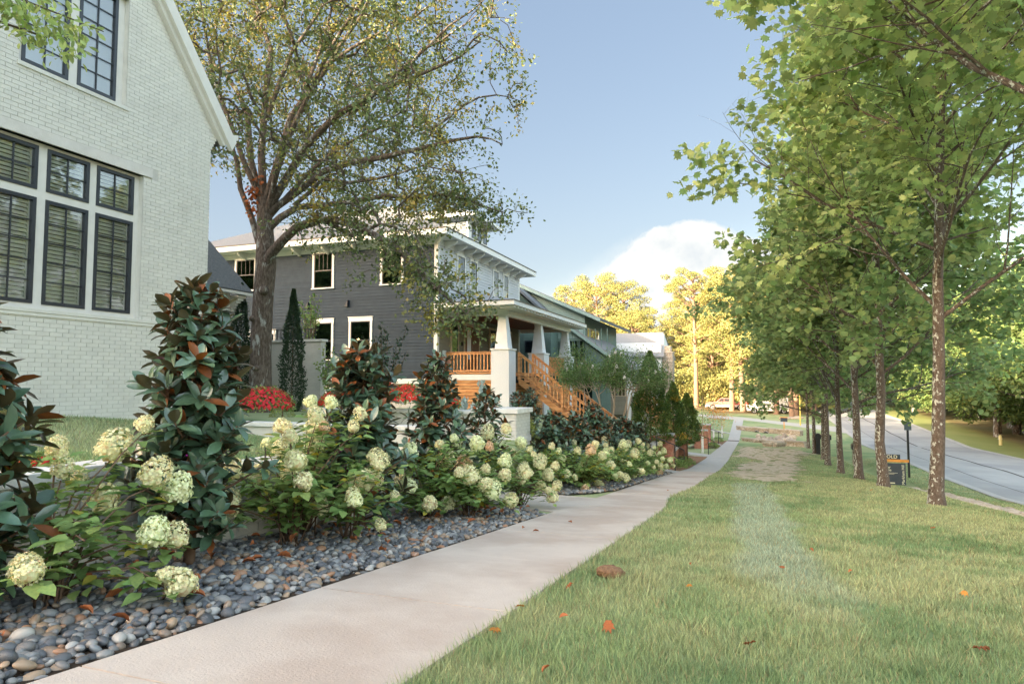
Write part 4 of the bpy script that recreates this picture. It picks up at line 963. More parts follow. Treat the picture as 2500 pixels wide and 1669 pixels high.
# ------------------------------------------------------------------ low walls, piers, steps
def low_walls():
    zb = lambda y: float(-np.interp(y, [0, 28], [.95, 3.6])) - .15
    t = thing('garden_wall', 'low white painted brick wall stepping down beside the pebble bed', 'wall', (-4.2, 3, -1.2))
    for (ya, yb, zt, n1) in ((-1.5, 3.72, -.56, 190), (3.73, 5.6, -.72, 70), (5.61, 8.55, -.93, 40)):
        B().box(-4.30, -4.13, ya, yb, zb(yb) - .3, zt - .075).put('wall', WMORT, t)
        bricks(t, ('X', -4.13, 1), ya, yb, zb(yb), zt - .08, WBRICK, single=n1, course=.0785, length=.255, proud=.009, jt=.010)
        B().box(-4.42, -4.095, ya, yb, zt - .074, zt).put('cap', CAPW, t, bevel=.006)
    B().box(-4.30, -4.13, 8.56, 8.8, -2.2, -1.06).put('wall', WBRICK, t)
    # stair cheek wall and the pier
    s = thing('cheek_wall', 'white low wall with flat cap beside the entry steps', 'wall', (-6, 8.9, -1.4))
    B().box(-8.6, -4.45, 8.82, 9.02, -2.2, -.755).put('wall', WBRICK, s); B().box(-8.65, -4.4, 8.78, 9.06, -.75, -.68).put('cap', CAPW, s, bevel=.006)
    st = thing('entry_steps', 'dark brown brick steps climbing to the white house', 'steps', (-6.5, 10.5, -1.5))
    for i in range(7): B().box(-5.0 - i * .42 - 3, -5.0 - i * .42, 9.07, 12.2, -1.95 + i * .12, -1.835 + i * .12).put('tread', BRNB, st)
    B().box(-9.6, -7.96, 9.5, 12.2, -1.3, -.98).put('landing', BRNB, st)
    p = thing('brick_pier', 'white painted brick pier with a cap and a raised band', 'pier', (-4.8, 12.85, -1.9))
    P0, P1 = 12.42, 13.32
    B().box(-5.35, -4.44, P0 + .01, P1 - .01, -2.6, -.66).put('core', WMORT, p)
    for (a, b_) in ((-2.5, -1.27), (-1.14, -.665)):
        bricks(p, ('Y', P0 + .01, -1), -5.35, -4.44, a, b_, WBRICK, single=60); bricks(p, ('X', -4.44, 1), P0 + .01, P1 - .01, a, b_, WBRICK, single=90)
    B().box(-5.37, -4.415, P0 - .015, P1 + .015, -1.265, -1.145).put('band', CAPW, p, bevel=.005); B().box(-5.40, -4.385, P0 - .045, P1 + .045, -.655, -.56).put('cap', CAPW, p, bevel=.006)
    w = thing('brick_wall', 'white brick wall with flat cap running back from the pier', 'wall', (-7, 12.8, -1.5))
    B().box(-9.6, -5.41, 12.72, 12.95, -2.6, -.70).put('wall', WBRICK, w); B().box(-9.65, -5.41, 12.66, 13.01, -.695, -.62).put('cap', CAPW, w, bevel=.006)
    pl_ = thing('planter_trough', 'white stone trough of flowers behind the brick pier', 'planter', (-6.4, 17.5, -2)); B().box(-6.9, -5.9, 17.3, 17.7, -2.2, -1.72).put('trough', CAPW, pl_, bevel=.02)
    # red brick gate piers further down
    def pier(x, y, zt, s, lab, dx=1.3, n=60):
        q = thing('brick_gate_pier', lab, 'pier', (x, y, zt - 1.3), 'red brick gate piers along the sidewalk')
        z0 = h(x, y) - .3
        B().box(x - s, x + s, y - s, y + s, z0, zt - .16).put('core', RMORT, q)
        bricks(q, ('Y', y - s, -1), x - s, x + s, z0 + .1, zt - .165, REDB, single=n, course=.075); bricks(q, ('X', x + s, 1), y - s, y + s, z0 + .1, zt - .165, REDB, single=n, course=.075)
        B().box(x - s - .05, x + s + .05, y - s - .05, y + s + .05, zt - .155, zt - .07).put('cap', REDB, q); B().box(x - s - .02, x + s + .02, y - s - .02, y + s + .02, zt - .068, zt).put('coping', CONC2, q)
    pier(-3.30, 26.9, -2.10, .38, 'tall red brick pier nearest the camera beside the first handrail')
    pier(-3.1, 31.4, -2.75, .30, 'red brick pier with open joints beside the thin tree')
    pier(-3.15, 45.8, -3.25, .42, 'red brick pier standing in the small lawn further along')
    pier(-3.3, 51.9, -3.25, .42, 'farthest red brick pier by the white tree guard')
    w = thing('red_brick_wall', 'low red brick wall with pale coping behind the first handrail', 'wall', (-3.4, 24.8, -3))
    B().box(-3.75, -3.45, 24.5, 26.4, -3.7, -2.46).put('wall', RMORT, w); bricks(w, ('X', -3.45, 1), 24.5, 26.4, -3.6, -2.47, REDB, single=60, course=.075); bricks(w, ('Y', 24.5, -1), -3.75, -3.45, -3.6, -2.47, REDB, course=.075)
    B().box(-3.82, -3.38, 24.43, 26.4, -2.455, -2.36).put('coping', CONC2, w)
    w = thing('red_brick_wall', 'low red brick wall with coping between the second pair of piers', 'wall', (-3.2, 29.5, -3))
    B().box(-3.45, -3.15, 28.2, 31.0, -4.2, -3.05).put('wall', RMORT, w); bricks(w, ('X', -3.15, 1), 28.2, 31.0, -4.1, -3.06, REDB, single=60, course=.075); B().box(-3.5, -3.1, 28.15, 31.05, -3.045, -2.95).put('coping', CONC2, w)
    for (x, y, lab) in ((-2.62, 24.55, 'black iron handrail at the first entry steps'), (-2.35, 39.75, 'small black iron handrail by the middle lawn'), (-2.3, 51.6, 'black iron handrail by the farther brick pier')):
        r = thing('handrail', lab, 'handrail', (x, y, h(x, y)), 'black handrails at the entries'); z = h(x, y)
        B().tube([(x, y, z), (x, y, z + .95)], .022, 8).put('post', IRON, r); B().tube([(x - .7, y, z + .55 + .7), (x - .66, y + .01, z + 1.2), (x, y, z + .95), (x + .32, y, z + .78), (x + .34, y, z + .45), (x + .02, y, z + .50)], .018, 8).put('rail', IRON, r)
        B().tube([(x - .66, y, z + .75), (x - .66, y, z + 1.2)], .018, 6).put('post', IRON, r)
low_walls()
# ------------------------------------------------------------------ plants
def unit(v): v = np.asarray(v, float); return v / (np.linalg.norm(v, axis=-1, keepdims=True) + 1e-9)
def rvec(r, n): return unit(r.normal(0, 1, (n, 3)))
def magnolia(base, height, rad, nt, single, label, seed, scale=1.0, lean=(0, 0)):
    r = np.random.default_rng(seed); base = Vector(base)
    t = thing('magnolia_bush', label, 'bush', base)
    top = base + Vector((lean[0], lean[1], height))
    b = B(); path = [base + Vector((0, 0, -.03))]
    for i in range(1, 7): u = i / 6; path.append(base.lerp(top, u) + Vector((r.normal(0, .015), r.normal(0, .015), 0)))
    b.tube(path, [.035 * scale * (1 - .8 * i / 6) + .004 for i in range(7)], 8)
    tips = []; dirs = []
    for k in range(nt):
        u = (k + .5) / nt; z = height * (.13 + .87 * u ** .9); w = rad * (1 - ((z / height - .12) / .92)) ** .55 * r.uniform(.45, 1.12)
        if z / height < .30: w *= .75
        a = k * 2.399 + r.uniform(-.4, .4); d = Vector((math.cos(a), math.sin(a), 0)); o = base.lerp(top, max(0, z - .28 * w - .05) / height)
        e = base.lerp(top, z / height) + d * w + Vector((0, 0, .05)); mid = o.lerp(e, .55) - Vector((0, 0, .03))
        b.tube([o, mid, e], [.012 * scale, .009 * scale, .005 * scale], 5); tips.append(e); dirs.append((e - mid).normalized() + Vector((0, 0, .7)))
        if w > .22:
            for s in (.45, .72): tips.append(o.lerp(e, s) + Vector((r.normal(0, .03), r.normal(0, .03), .03))); dirs.append((e - mid).normalized() + Vector((r.normal(0, .4), r.normal(0, .4), .6)))
    tips.append(top); dirs.append(Vector((0, 0, 1)))
    b.put('stem', TWIG, t, smooth=True)
    A = []; Nn = []; Lc = []; S = []; bz = []
    for e, d in zip(tips, dirs):
        d = np.array(d.normalized()); m = r.integers(8, 12); x = unit(np.cross(d, [.3, .2, 1])); y = np.cross(d, x); hz = (e.z - base.z) / height
        for i in range(m):
            a = i * 2.399 + r.uniform(-.3, .3); el = r.uniform(-.35, .65) if i > 2 else r.uniform(.6, 1.1); rad_ = x * math.cos(a) + y * math.sin(a)
            al = rad_ * math.cos(el) + d * math.sin(el) * (1 if i > 2 else 1.2); nn = d * math.cos(el) - rad_ * math.sin(el) + r.normal(0, .15, 3)
            A.append(al); Nn.append(nn); Lc.append(np.array(e) - d * r.uniform(0, .07) * scale + rad_ * .008); S.append(r.uniform(.11, .175) * scale); bz.append(r.random() < (.10 if hz > .6 else .04))
    A, Nn, Lc, S, bz = unit(np.array(A)), np.array(Nn), np.array(Lc), np.array(S), np.array(bz)
    R = frames(A, Nn); tv = OVAL[0] * np.array([1.0, 1, 1]); k = ~bz
    leaves('leaf', OVAL, R[k], Lc[k], S[k], MAG, t, single)
    leaves('bronze_leaf', OVAL, R[bz], Lc[bz], S[bz], MAGY, t, min(30, single))
    return t
M_ = 'young magnolias planted along the low wall'
MG = [((-3.62, 3.5, -1.29), 1.90, .56, 78, 300, 'tallest magnolia bush in front of the white brick house corner', 1, 1.0),
      ((-3.70, 5.75, -1.50), 1.80, .62, 80, 240, 'broad magnolia bush in front of the slate grey wall between hydrangeas', 2, 1.0),
      ((-3.75, 7.5, -1.66), 1.92, .50, 66, 160, 'magnolia bush covering the left edge of the cedar porch', 3, .95),
      ((-3.58, 8.75, -1.80), 1.62, .50, 46, 80, 'low magnolia bush just left of the white brick pier', 4, .85),
      ((-3.60, 2.02, -1.14), 1.45, .50, 60, 160, 'magnolia bush cut off by the left edge of the photo', 5, 1.0)]
for a in MG: magnolia(*a)['group'] = M_
for i, (x, y, hh, lab) in enumerate(((-4.0, 13.6, 1.5, 'first magnolia bush of the far bed beside the pier'), (-3.9, 15.2, 1.55, 'second magnolia bush of the far bed'), (-3.9, 16.9, 1.9, 'magnolia bush with a pointed top in front of the cedar stairs'), (-3.8, 18.6, 1.6, 'magnolia bush at the foot of the cedar stairs'), (-3.75, 20.4, 1.7, 'magnolia bush under the crape myrtle'), (-3.6, 22.0, 1.6, 'last magnolia bush before the red brick wall'))):
    magnolia((x, y, -float(np.interp(y, [0, 28], [.95, 3.6]))), hh, .75, 60, 0, lab, 20 + i, .95)['group'] = M_
for i, (x, y, hh) in enumerate(((-5.9, 16.6, 1.5), (-6.4, 19.3, 1.7))):
    magnolia((x, y, h(x, y)), hh, .5, 45, 0, ('dark evergreen bush beside the magenta petunias', 'dark evergreen bush under the cedar stairs')[i], 40 + i, .8)

# hydrangeas
def head_mesh(seed, cone=.35):
    r = np.random.default_rng(seed); n = 430; d = rvec(r, n); d[:, 2] = np.where(d[:, 2] < -.55, -d[:, 2], d[:, 2]); d = unit(d)
    rr = (1 + cone * np.clip(d[:, 2], 0, 1)) * r.uniform(.82, 1.05, n); w = 1 - .25 * np.clip(d[:, 2], 0, 1)
    P_ = d * rr[:, None]; P_[:, 0] *= w; P_[:, 1] *= w; nn = unit(d + r.normal(0, .35, (n, 3)))
    fl = T([(0, 0, -.05), (.5, -.5, .1), (1, 0, 0), (.5, .5, .1), (-.5, .5, .1), (-1, 0, 0), (-.5, -.5, .1), (0, 1.0, 0), (0, -1, 0)], [(0, 1, 2), (0, 2, 3), (0, 3, 7), (0, 7, 4), (0, 4, 5), (0, 5, 6), (0, 6, 8), (0, 8, 1)])
    a = unit(np.cross(nn, r.normal(0, 1, (n, 3)))); R = np.stack([np.cross(a, nn), a, nn], 2)
    V, F = spread(fl, R, P_, r.uniform(.10, .155, n)); c = ICO1[0] * .8; V = np.concatenate([V, c]); F = np.concatenate([F, ICO1[1] + len(V) - len(c)])
    return [mesh_np('flower_head', V, F, q) for q in (HYDF, HYDF2, HYDF3)]
HEADS = [q for i, c in enumerate((.25, .55, .85, .4)) for q in head_mesh(i, c)]
HPICK = [0, 0, 1, 3, 4, 3, 6, 6, 7, 9, 10, 9, 6, 5, 9, 3, 6, 0]
def hydrangea(base, heads, seed, label, spreadr=.55, nleaf=420, single=0, hr=.085, extra=6):
    """heads: list of points (x, y, z) relative to the base; a stem curves up to each"""
    r = np.random.default_rng(seed); base = Vector(base); t = thing('hydrangea_bush', label, 'bush', base, 'hydrangeas in flower along the wall')
    b = B(); A = []; Lc = []; S = []; Nn = []
    stems = [Vector(q) for q in heads] + [Vector((r.uniform(-1, 1) * spreadr, r.uniform(-1, 1) * spreadr, r.uniform(.25, .75))) for _ in range(extra)]
    per = max(6, nleaf // len(stems))
    for k, q in enumerate(stems):
        p0 = base + Vector((r.normal(0, .04), r.normal(0, .04), 0)); p3 = base + q
        p1 = p0.lerp(p3, .35) + Vector((0, 0, .12)) - Vector((q.x, q.y, 0)) * .12; p2 = p0.lerp(p3, .72) + Vector((0, 0, .10))
        path = [p0, p1, p2, p3 - Vector((0, 0, .03))]; b.tube(path, [.008, .006, .005, .0035], 5)
        for i in range(per):
            u = .22 + .78 * (i / per) ** .75; s = u * 3; j = min(int(s), 2); c = path[j].lerp(path[j + 1], s - j); a = i * 2.2 + r.uniform(-.5, .5) + k
            al = np.array([math.cos(a), math.sin(a), r.uniform(-.35, .35)]); off = al * r.uniform(.02, .10)
            A.append(al); Lc.append(np.array(c) + off); S.append(r.uniform(.065, .125)); Nn.append([r.normal(0, .25), r.normal(0, .25), 1])
    b.put('stem', TWIG, t, smooth=True)
    A = unit(np.array(A)); R = frames(A, np.array(Nn)); Lc = np.array(Lc); S = np.array(S)
    yl = r.random(len(A)) < .05; leaves('leaf', OVATE, R[~yl], Lc[~yl], S[~yl], HYDL, t, single); leaves('yellow_leaf', OVATE, R[yl], Lc[yl], S[yl], HYDY, t, min(single, 20))
    for k, q in enumerate(heads):
        s = hr * r.uniform(.62, 1.25); o = link('flower_head', HEADS[HPICK[r.integers(18)]], t, loc=base + Vector(q) + Vector((0, 0, s * .35)), rot=(r.normal(0, .3) - q[1] * .3, r.normal(0, .3) + q[0] * .8, r.uniform(0, 6))); o.scale = (s, s, s)
    return t
H1 = [(.45, .21, .36), (.45, .37, .31), (.60, .16, .19), (.65, .22, .12), (-.15, .13, .69), (-.15, .64, .91), (-.25, .5, .75), (-.15, .38, .47), (.5, -.46, .36), (.05, .54, .60), (.1, .68, .50), (-.25, .17, .80), (-.15, -.18, .95), (-.3, .35, .62), (.2, -.3, .30)]
hydrangea((-3.45, 2.45, -1.18), [(x, y, z - .03) for x, y, z in H1], 1, 'sprawling hydrangea with the nearest large cream flower heads', nleaf=640, single=200, hr=.072)
def hset(seed, n, r_, z0, z1, fx=.15):
    r = np.random.default_rng(seed); o = []
    for i in range(n): a = i * 2.399 + r.uniform(-.4, .4); th = math.acos(1 - 1.12 * (i + .5) / n); w = r_ * math.sin(th) * r.uniform(.8, 1.12); o.append((math.cos(a) * w * .85 + fx, math.sin(a) * w, z0 + (z1 - z0) * max(0, math.cos(th)) * r.uniform(.85, 1.05) + r.uniform(-.06, .06)))
    return o
hydrangea((-3.62, 4.55, -1.39), hset(3, 16, .66, .40, 1.08), 3, 'hydrangea between the two tallest magnolias, with cream heads', nleaf=900, single=150, hr=.072)
hydrangea((-3.85, 5.0, -1.44), hset(9, 15, .60, .55, 1.22), 9, 'tall hydrangea against the low wall left of the broad magnolia', nleaf=900, single=60, hr=.075)
hydrangea((-3.35, 4.95, -1.43), hset(4, 6, .35, .25, .62), 4, 'low hydrangea with small heads at the edge of the pebbles', nleaf=260, single=40, hr=.065)
hydrangea((-3.50, 6.75, -1.58), hset(5, 11, .64, .30, 1.0), 5, 'hydrangea right of the broad magnolia bush', nleaf=950, single=80, hr=.078)
hydrangea((-3.15, 7.15, -1.62), hset(6, 9, .42, .18, .62, .1), 6, 'hydrangea with heavy greenish heads hanging over the pebbles', nleaf=600, single=60, hr=.095)
hydrangea((-3.35, 8.05, -1.70), hset(7, 13, .68, .30, 1.10), 7, 'hydrangea in front of the low magnolia near the pier', nleaf=950, single=20, hr=.078)
hydrangea((-3.05, 8.75, -1.78), hset(8, 9, .40, .15, .62), 8, 'yellowing hydrangea spilling onto the entry walk', nleaf=260, single=20, hr=.075)
labs = ['first hydrangea of the far bed with browned heads', 'hydrangea at the corner of the far bed', 'hydrangea in the far bed in front of the cedar stairs', 'pale headed hydrangea in the middle of the far bed', 'hydrangea in the far bed left of the crape myrtle', 'hydrangea under the crape myrtle', 'hydrangea with round heads near the end of the far bed', 'hydrangea before the red brick wall', 'last hydrangea beside the first handrail']
for i, (x, y) in enumerate(((-3.85, 12.0), (-3.2, 12.9), (-3.5, 14.1), (-3.1, 15.3), (-3.4, 16.6), (-3.15, 17.9), (-3.25, 19.3), (-3.15, 20.7), (-3.1, 22.0))):
    hydrangea((x, y, -float(np.interp(y, [0, 28], [.95, 3.6])) + .02), hset(30 + i, 11, .80, .12, .92, .1), 30 + i, labs[i], spreadr=.75, nleaf=1500, hr=.082, extra=14)

# clipped and loose small shrubs, flower mounds
def mound(name, label, cat, base, rx, rz, n, size, m, group=None, inner=None, flowers=None, fl=None, cone=0, stem=True):
    r = np.random.default_rng(abs(hash(label)) % 9999 if False else len(label) * 7 + int(abs(base[1]) * 10)); t = thing(name, label, cat, base, group)
    if stem: B().tube([(base[0], base[1], base[2] - .02), (base[0], base[1], base[2] + rz * .9)], [.02, .008], 6).put('stem', TWIG, t)
    d = rvec(r, n); d[:, 2] = np.abs(d[:, 2]); rr = r.uniform(.80, 1.06, n) * (1 + .10 * np.sin(d[:, 0] * 9 + base[0]) * np.cos(d[:, 1] * 8))
    if cone: u = r.random(n) ** 1.5; a = r.uniform(0, 6.283, n); w = (1 - u ** cone) * rr; P_ = np.stack([np.cos(a) * w * rx, np.sin(a) * w * rx, u * rz], 1); dd = unit(np.stack([np.cos(a), np.sin(a), .5 + u], 1))
    else: P_ = d * rr[:, None] * np.array([rx, rx, rz]); dd = d
    R = frames(unit(dd + r.normal(0, .6, (n, 3))), dd + r.normal(0, .5, (n, 3))); leaves('foliage', DIAM, R, P_ + np.array(base), r.uniform(.7, 1.3, n) * size, m, t)
    if flowers:
        k = int(n * .55); d = rvec(r, k); d[:, 2] = np.abs(d[:, 2]) + .1; d = unit(d); P_ = d * r.uniform(1.0, 1.1, k)[:, None] * np.array([rx, rx, rz])
        a = unit(np.cross(d, r.normal(0, 1, (k, 3)))); R = np.stack([np.cross(a, d), a, d], 2); leaves('blossom', STAR, R, P_ + np.array(base) - a * size * .4, np.full(k, fl), flowers, t)
    return t
mound('boxwood', 'light green clipped cone shrub on the lawn by the white brick wall', 'shrub', (-7.35, 4.35, h(-7.35, 4.35)), .42, .62, 5200, .028, BOXW, cone=1.6)
mound('boxwood', 'light green clipped cone shrub just right of the white pier', 'shrub', (-5.0, 14.3, h(-5, 14.3) + .35), .42, .75, 3500, .035, BOXW, cone=1.6)
mound('boxwood', 'small dark cone shrub in front of the tall juniper', 'shrub', (-10.8, 13.2, -.95), .3, .62, 1800, .03, BOXW, cone=1.6)
mound('conical_shrub', 'dark green cone shrub left of the far hydrangeas', 'shrub', (-4.9, 16.4, h(-4.9, 16.4)), .45, 1.1, 3000, .04, JUNI, cone=1.6)
for i, (x, y, z, rr, m, lab) in enumerate(((-8.5, 9.9, -.55, .50, MUMR, 'round mound of crimson flowers beside the oak trunk'), (-9.9, 10.7, -.55, .42, MUMR, 'crimson flower mound behind the nearest one'), (-9.4, 13.4, -.62, .42, MUMO, 'orange red flower mound behind the broad magnolia'), (-7.9, 12.9, -.42, .50, MUMO, 'orange red flower mound on the brick steps, left one'), (-7.05, 12.6, -.48, .46, MUMO, 'bright orange flower mound nearest the cedar porch'), (-6.0, 12.4, -.55, .30, MUMO, 'small orange flower mound behind the third magnolia'))):
    mound('flower_mound', lab, 'flowers', (x, y, z), rr, rr * .85, 1500, .05, HYDL, 'red flower mounds', flowers=m, fl=.045)
for i, (x, y, z, rr, lab) in enumerate(((-4.75, 4.4, -.78, .24, 'magenta petunias behind the tallest magnolia'), (-4.7, 6.2, -.98, .20, 'few magenta petunias behind the wall cap'), (-6.2, 17.4, -1.74, .34, 'magenta petunias in the white stone trough'), (-7.5, 12.0, -.62, .25, 'purple flowers under the orange mounds'))):
    mound('petunia_clump', lab, 'flowers', (x, y, z), rr, rr * .7, 400, .05, HYDL, 'magenta petunia clumps', flowers=MAGE, fl=.045, stem=False)
for (x, y, z, rr, lab) in ((-4.62, 3.15, -.62, .14, 'few orange geranium blooms behind the wall cap'), (-4.75, 5.7, -.90, .14, 'orange blooms beside the purple flower'), (-5.3, 15.0, h(-5.3, 15.0), .36, 'red flowers beside the light green cone shrub')):
    mound('geranium', lab, 'flowers', (x, y, z), rr, rr * .7, 260, .05, HYDL, 'orange red geraniums', flowers=MUMO, fl=.04, stem=False)
for (x, y, rr, lab) in ((-3.0, 27.8, .5, 'low green shrub at the foot of the tall brick pier'), (-2.95, 29.2, .45, 'low green shrub in the mulch, middle one'), (-2.9, 30.6, .5, 'yellow green shrub at the end of the mulch bed'), (-2.6, 46.5, .5, 'low shrub by the white tree guard'), (-2.5, 48.2, .4, 'low shrub at the edge of the small lawn'), (-2.6, 55.5, .5, 'low shrub in the farthest mulch bed')):
    mound('low_shrub', lab, 'shrub', (x, y, h(x, y)), rr, rr * .7, 900, .06, HYDL, 'low shrubs in the mulch beds')
def column_tree(name, label, base, rx, hh, n, size, m, group=None, trunk=0, tw=.03, cat='tree', seed=0, bark=None):
    r = np.random.default_rng(seed); t = thing(name, label, cat, base, group); bx = np.array(base)
    B().tube([(base[0], base[1], base[2] - .05), (base[0], base[1], base[2] + trunk + .1), (base[0], base[1], base[2] + hh * .9)], [tw, tw * .8, .008], 7).put('trunk', bark or TWIG, t, smooth=True)
    u = r.random(n) ** .85; a = r.uniform(0, 6.283, n); w = np.minimum(1, (u * 6 + .35)) * (1 - u ** 2.2) * (.72 + .38 * r.random(n)) * (1 + .22 * np.sin(a * 3 + u * 22) + .12 * np.sin(a * 7 - u * 37)); P_ = np.stack([np.cos(a) * w * rx, np.sin(a) * w * rx, trunk + u * (hh - trunk)], 1)
    al = unit(np.stack([np.cos(a), np.sin(a), r.uniform(.2, 1.6, n)], 1) + r.normal(0, .35, (n, 3))); R = frames(al, r.normal(0, 1, (n, 3))); leaves('foliage', DIAM, R, P_ + bx, r.uniform(.7, 1.3, n) * size, m, t)
    return t
column_tree('juniper', 'tall narrow dark juniper right of the oak trunk', (-14.05, 17.6, -1.1), .36, 4.1, 9000, .07, JUNI, 'narrow junipers by the oak', cat='tree', seed=1)
column_tree('juniper', 'narrow dark juniper half hidden left of the oak trunk', (-16.2, 17.6, -1.1), .36, 4.4, 9000, .07, JUNI, 'narrow junipers by the oak', cat='tree', seed=2)
column_tree('juniper', 'narrow juniper against the cream wing, partly behind the tallest magnolia', (-14.5, 13.6, -1.1), .30, 4.0, 6000, .07, JUNI, 'narrow junipers by the oak', cat='tree', seed=3)
column_tree('columnar_tree', 'dense dark columnar tree behind the red brick pier', (-3.75, 26.4, -3.35), .66, 4.5, 11000, .10, COLM, 'columnar trees by the red brick piers', .7, .04, seed=4)
column_tree('columnar_tree', 'columnar tree with orange leaves beside the tall brick pier', (-3.1, 28.6, -3.7), .48, 3.6, 6000, .10, COLM, 'columnar trees by the red brick piers', .9, .035, seed=5)
column_tree('columnar_tree', 'green columnar tree nearest the sidewalk on a thin trunk', (-2.72, 30.6, -3.8), .50, 3.2, 6000, .10, COLM, 'columnar trees by the red brick piers', .95, .035, seed=6)
for i, (x, y, hh, m, lab) in enumerate(((-2.75, 41.0, 3.4, HYDL, 'thin sapling with a white guard in the small lawn'), (-2.9, 56.5, 4.2, YELL, 'orange leaved sapling with a white guard'), (-2.4, 60.5, 3.4, YELL, 'farthest orange sapling with a white guard'))):
    z = h(x, y); t = thing('sapling', lab, 'tree', (x, y, z), 'young saplings with white guards'); B().tube([(x, y, z), (x + .03, y, z + hh)], [.03, .008], 6).put('trunk', BARKC, t); B().tube([(x, y, z), (x, y, z + 1.0)], .07, 8).put('tree_guard', WHT, t)
    r = np.random.default_rng(i); n = 700; P_ = np.array([x, y, z + hh * .62]) + r.normal(0, 1, (n, 3)) * np.array([.42, .42, .62]); leaves('foliage', DIAM, frames(rvec(r, n), rvec(r, n)), P_, np.full(n, .09), m, t)
def feather_grass():
    t = thing('ornamental_grass', 'pale blue green feathery grass in front of the cedar skirt', 'plant', (-5.9, 13.7, -1.2)); r = np.random.default_rng(4); n = 900
    k = r.integers(0, 7, n); cx = np.array([-.45, -.2, 0, .22, .4, -.05, .3])[k]; hh = np.array([.55, .75, .6, 1.15, .6, .5, .7])[k]; u = r.random(n)
    P_ = np.stack([-5.9 + cx + r.normal(0, .035, n), 13.6 + r.normal(0, .05, n), -1.2 + u * hh], 1); a = unit(np.stack([cx * .3 + r.normal(0, .3, n), r.normal(0, .3, n), np.full(n, 1.)], 1)); leaves('plume', DIAM, frames(a, rvec(r, n)), P_, r.uniform(.10, .2, n) * np.where(u > .8, .8, 1), FEAT, t)
feather_grass()
def bare_shrub(x, y, z, hh, n, lab, m=HYDL, w=.6):
    r = np.random.default_rng(int(x * 7 + 300)); t = thing('open_shrub', lab, 'shrub', (x, y, z)); b = B(); P_ = []; A = []
    for i in range(16):
        a = r.uniform(0, 6.28); q = Vector((x + math.cos(a) * w * r.random(), y + math.sin(a) * w * r.random(), z + hh * r.uniform(.55, 1))); p = Vector((x + r.normal(0, .05), y, z)); mid = p.lerp(q, .5) + Vector((0, 0, .15)); b.tube([p, mid, q], [.012, .008, .004], 4)
        for k in range(n // 16): c = (p.lerp(mid, r.random()) if r.random() < .3 else mid.lerp(q, r.random())); P_.append(tuple(c)); A.append(r.normal(0, 1, 3) + np.array([0, 0, .4]))
    b.put('stem', TWIG, t); A = unit(np.array(A)); leaves('foliage', OVATE, frames(A, rvec(r, len(A))), np.array(P_) + r.normal(0, .05, (len(P_), 3)), np.full(len(P_), .10), m, t)
bare_shrub(-11.0, 18.3, -1.0, 2.9, 800, 'loose open shrub against the slate clapboard wall', JUNI, .9)
bare_shrub(-12.6, 17.8, -1.0, 2.2, 600, 'leafy shrub right of the tall juniper', HYDL, .7)
bare_shrub(-14.9, 19.6, 1.0, 2.2, 500, 'light green shrub between oak trunk and tall juniper', HYDL, .8)

# ------------------------------------------------------------------ trees
def grow(r, b, anchors, p, d, L_, rad, lev, P):
    n = 5; path = [p]; rads = [rad]; c = p.copy(); dd = d.copy()
    for i in range(n):
        dd = (dd + Vector((r.normal(0, 1), r.normal(0, 1), r.normal(0, 1))) * P['wig'] + Vector((0, 0, P['up'][lev])) * .12).normalized(); c = c + dd * (L_ / n); path.append(c.copy()); rads.append(rad * (1 - (i + 1) / n * .72))
    b.tube(path, rads, (8, 6, 5, 4, 3)[min(lev, 4)], cap=False)
    if lev >= P['max']:
        for i in range(2, n + 1): anchors.append((path[i], dd))
        return
    k = P['kids'][lev]
    for j in range(k):
        u = P['bare'][lev] + (1 - P['bare'][lev]) * (j + r.random()) / k; s = u * n; i = min(int(s), n - 1); q = path[i].lerp(path[i + 1], s - i); ax = (path[i + 1] - path[i]).normalized()
        sd = ax.orthogonal().normalized(); sd.rotate(Matrix.Rotation(r.uniform(0, 6.283), 3, ax)); a = r.uniform(*P['ang'])
        nd = ax * math.cos(a) + sd * math.sin(a); nd.z = nd.z * P.get('flat', 1) + .05; nd.normalize()
        grow(r, b, anchors, q, nd, L_ * P['len'] * (1.15 - .55 * u) * r.uniform(.8, 1.2), rads[i] * .55, lev + 1, P)
    if lev >= 1: anchors.append((path[-1], dd))
def leaf_cloud(r, anchors, per, spreadr, size, droop=.3):
    A0 = np.array([tuple(a) for a, _ in anchors]); D0 = np.array([tuple(d) for _, d in anchors]); P_ = np.repeat(A0, per, 0) + r.normal(0, spreadr, (len(A0) * per, 3)); al = unit(np.repeat(D0, per, 0) * .5 + r.normal(0, .8, (len(P_), 3)) + np.array([0, 0, -droop])); nn = np.array([0, 0, 1.]) + r.normal(0, .45, (len(P_), 3))
    return P_, frames(al, nn), size * r.uniform(.65, 1.25, len(P_))
OAKP = dict(max=3, wig=.17, up=[.2, .1, .15, 0], kids=[0, 5, 5], bare=[.3, .15, .15], ang=(.5, 1.15), len=.62, flat=.8)
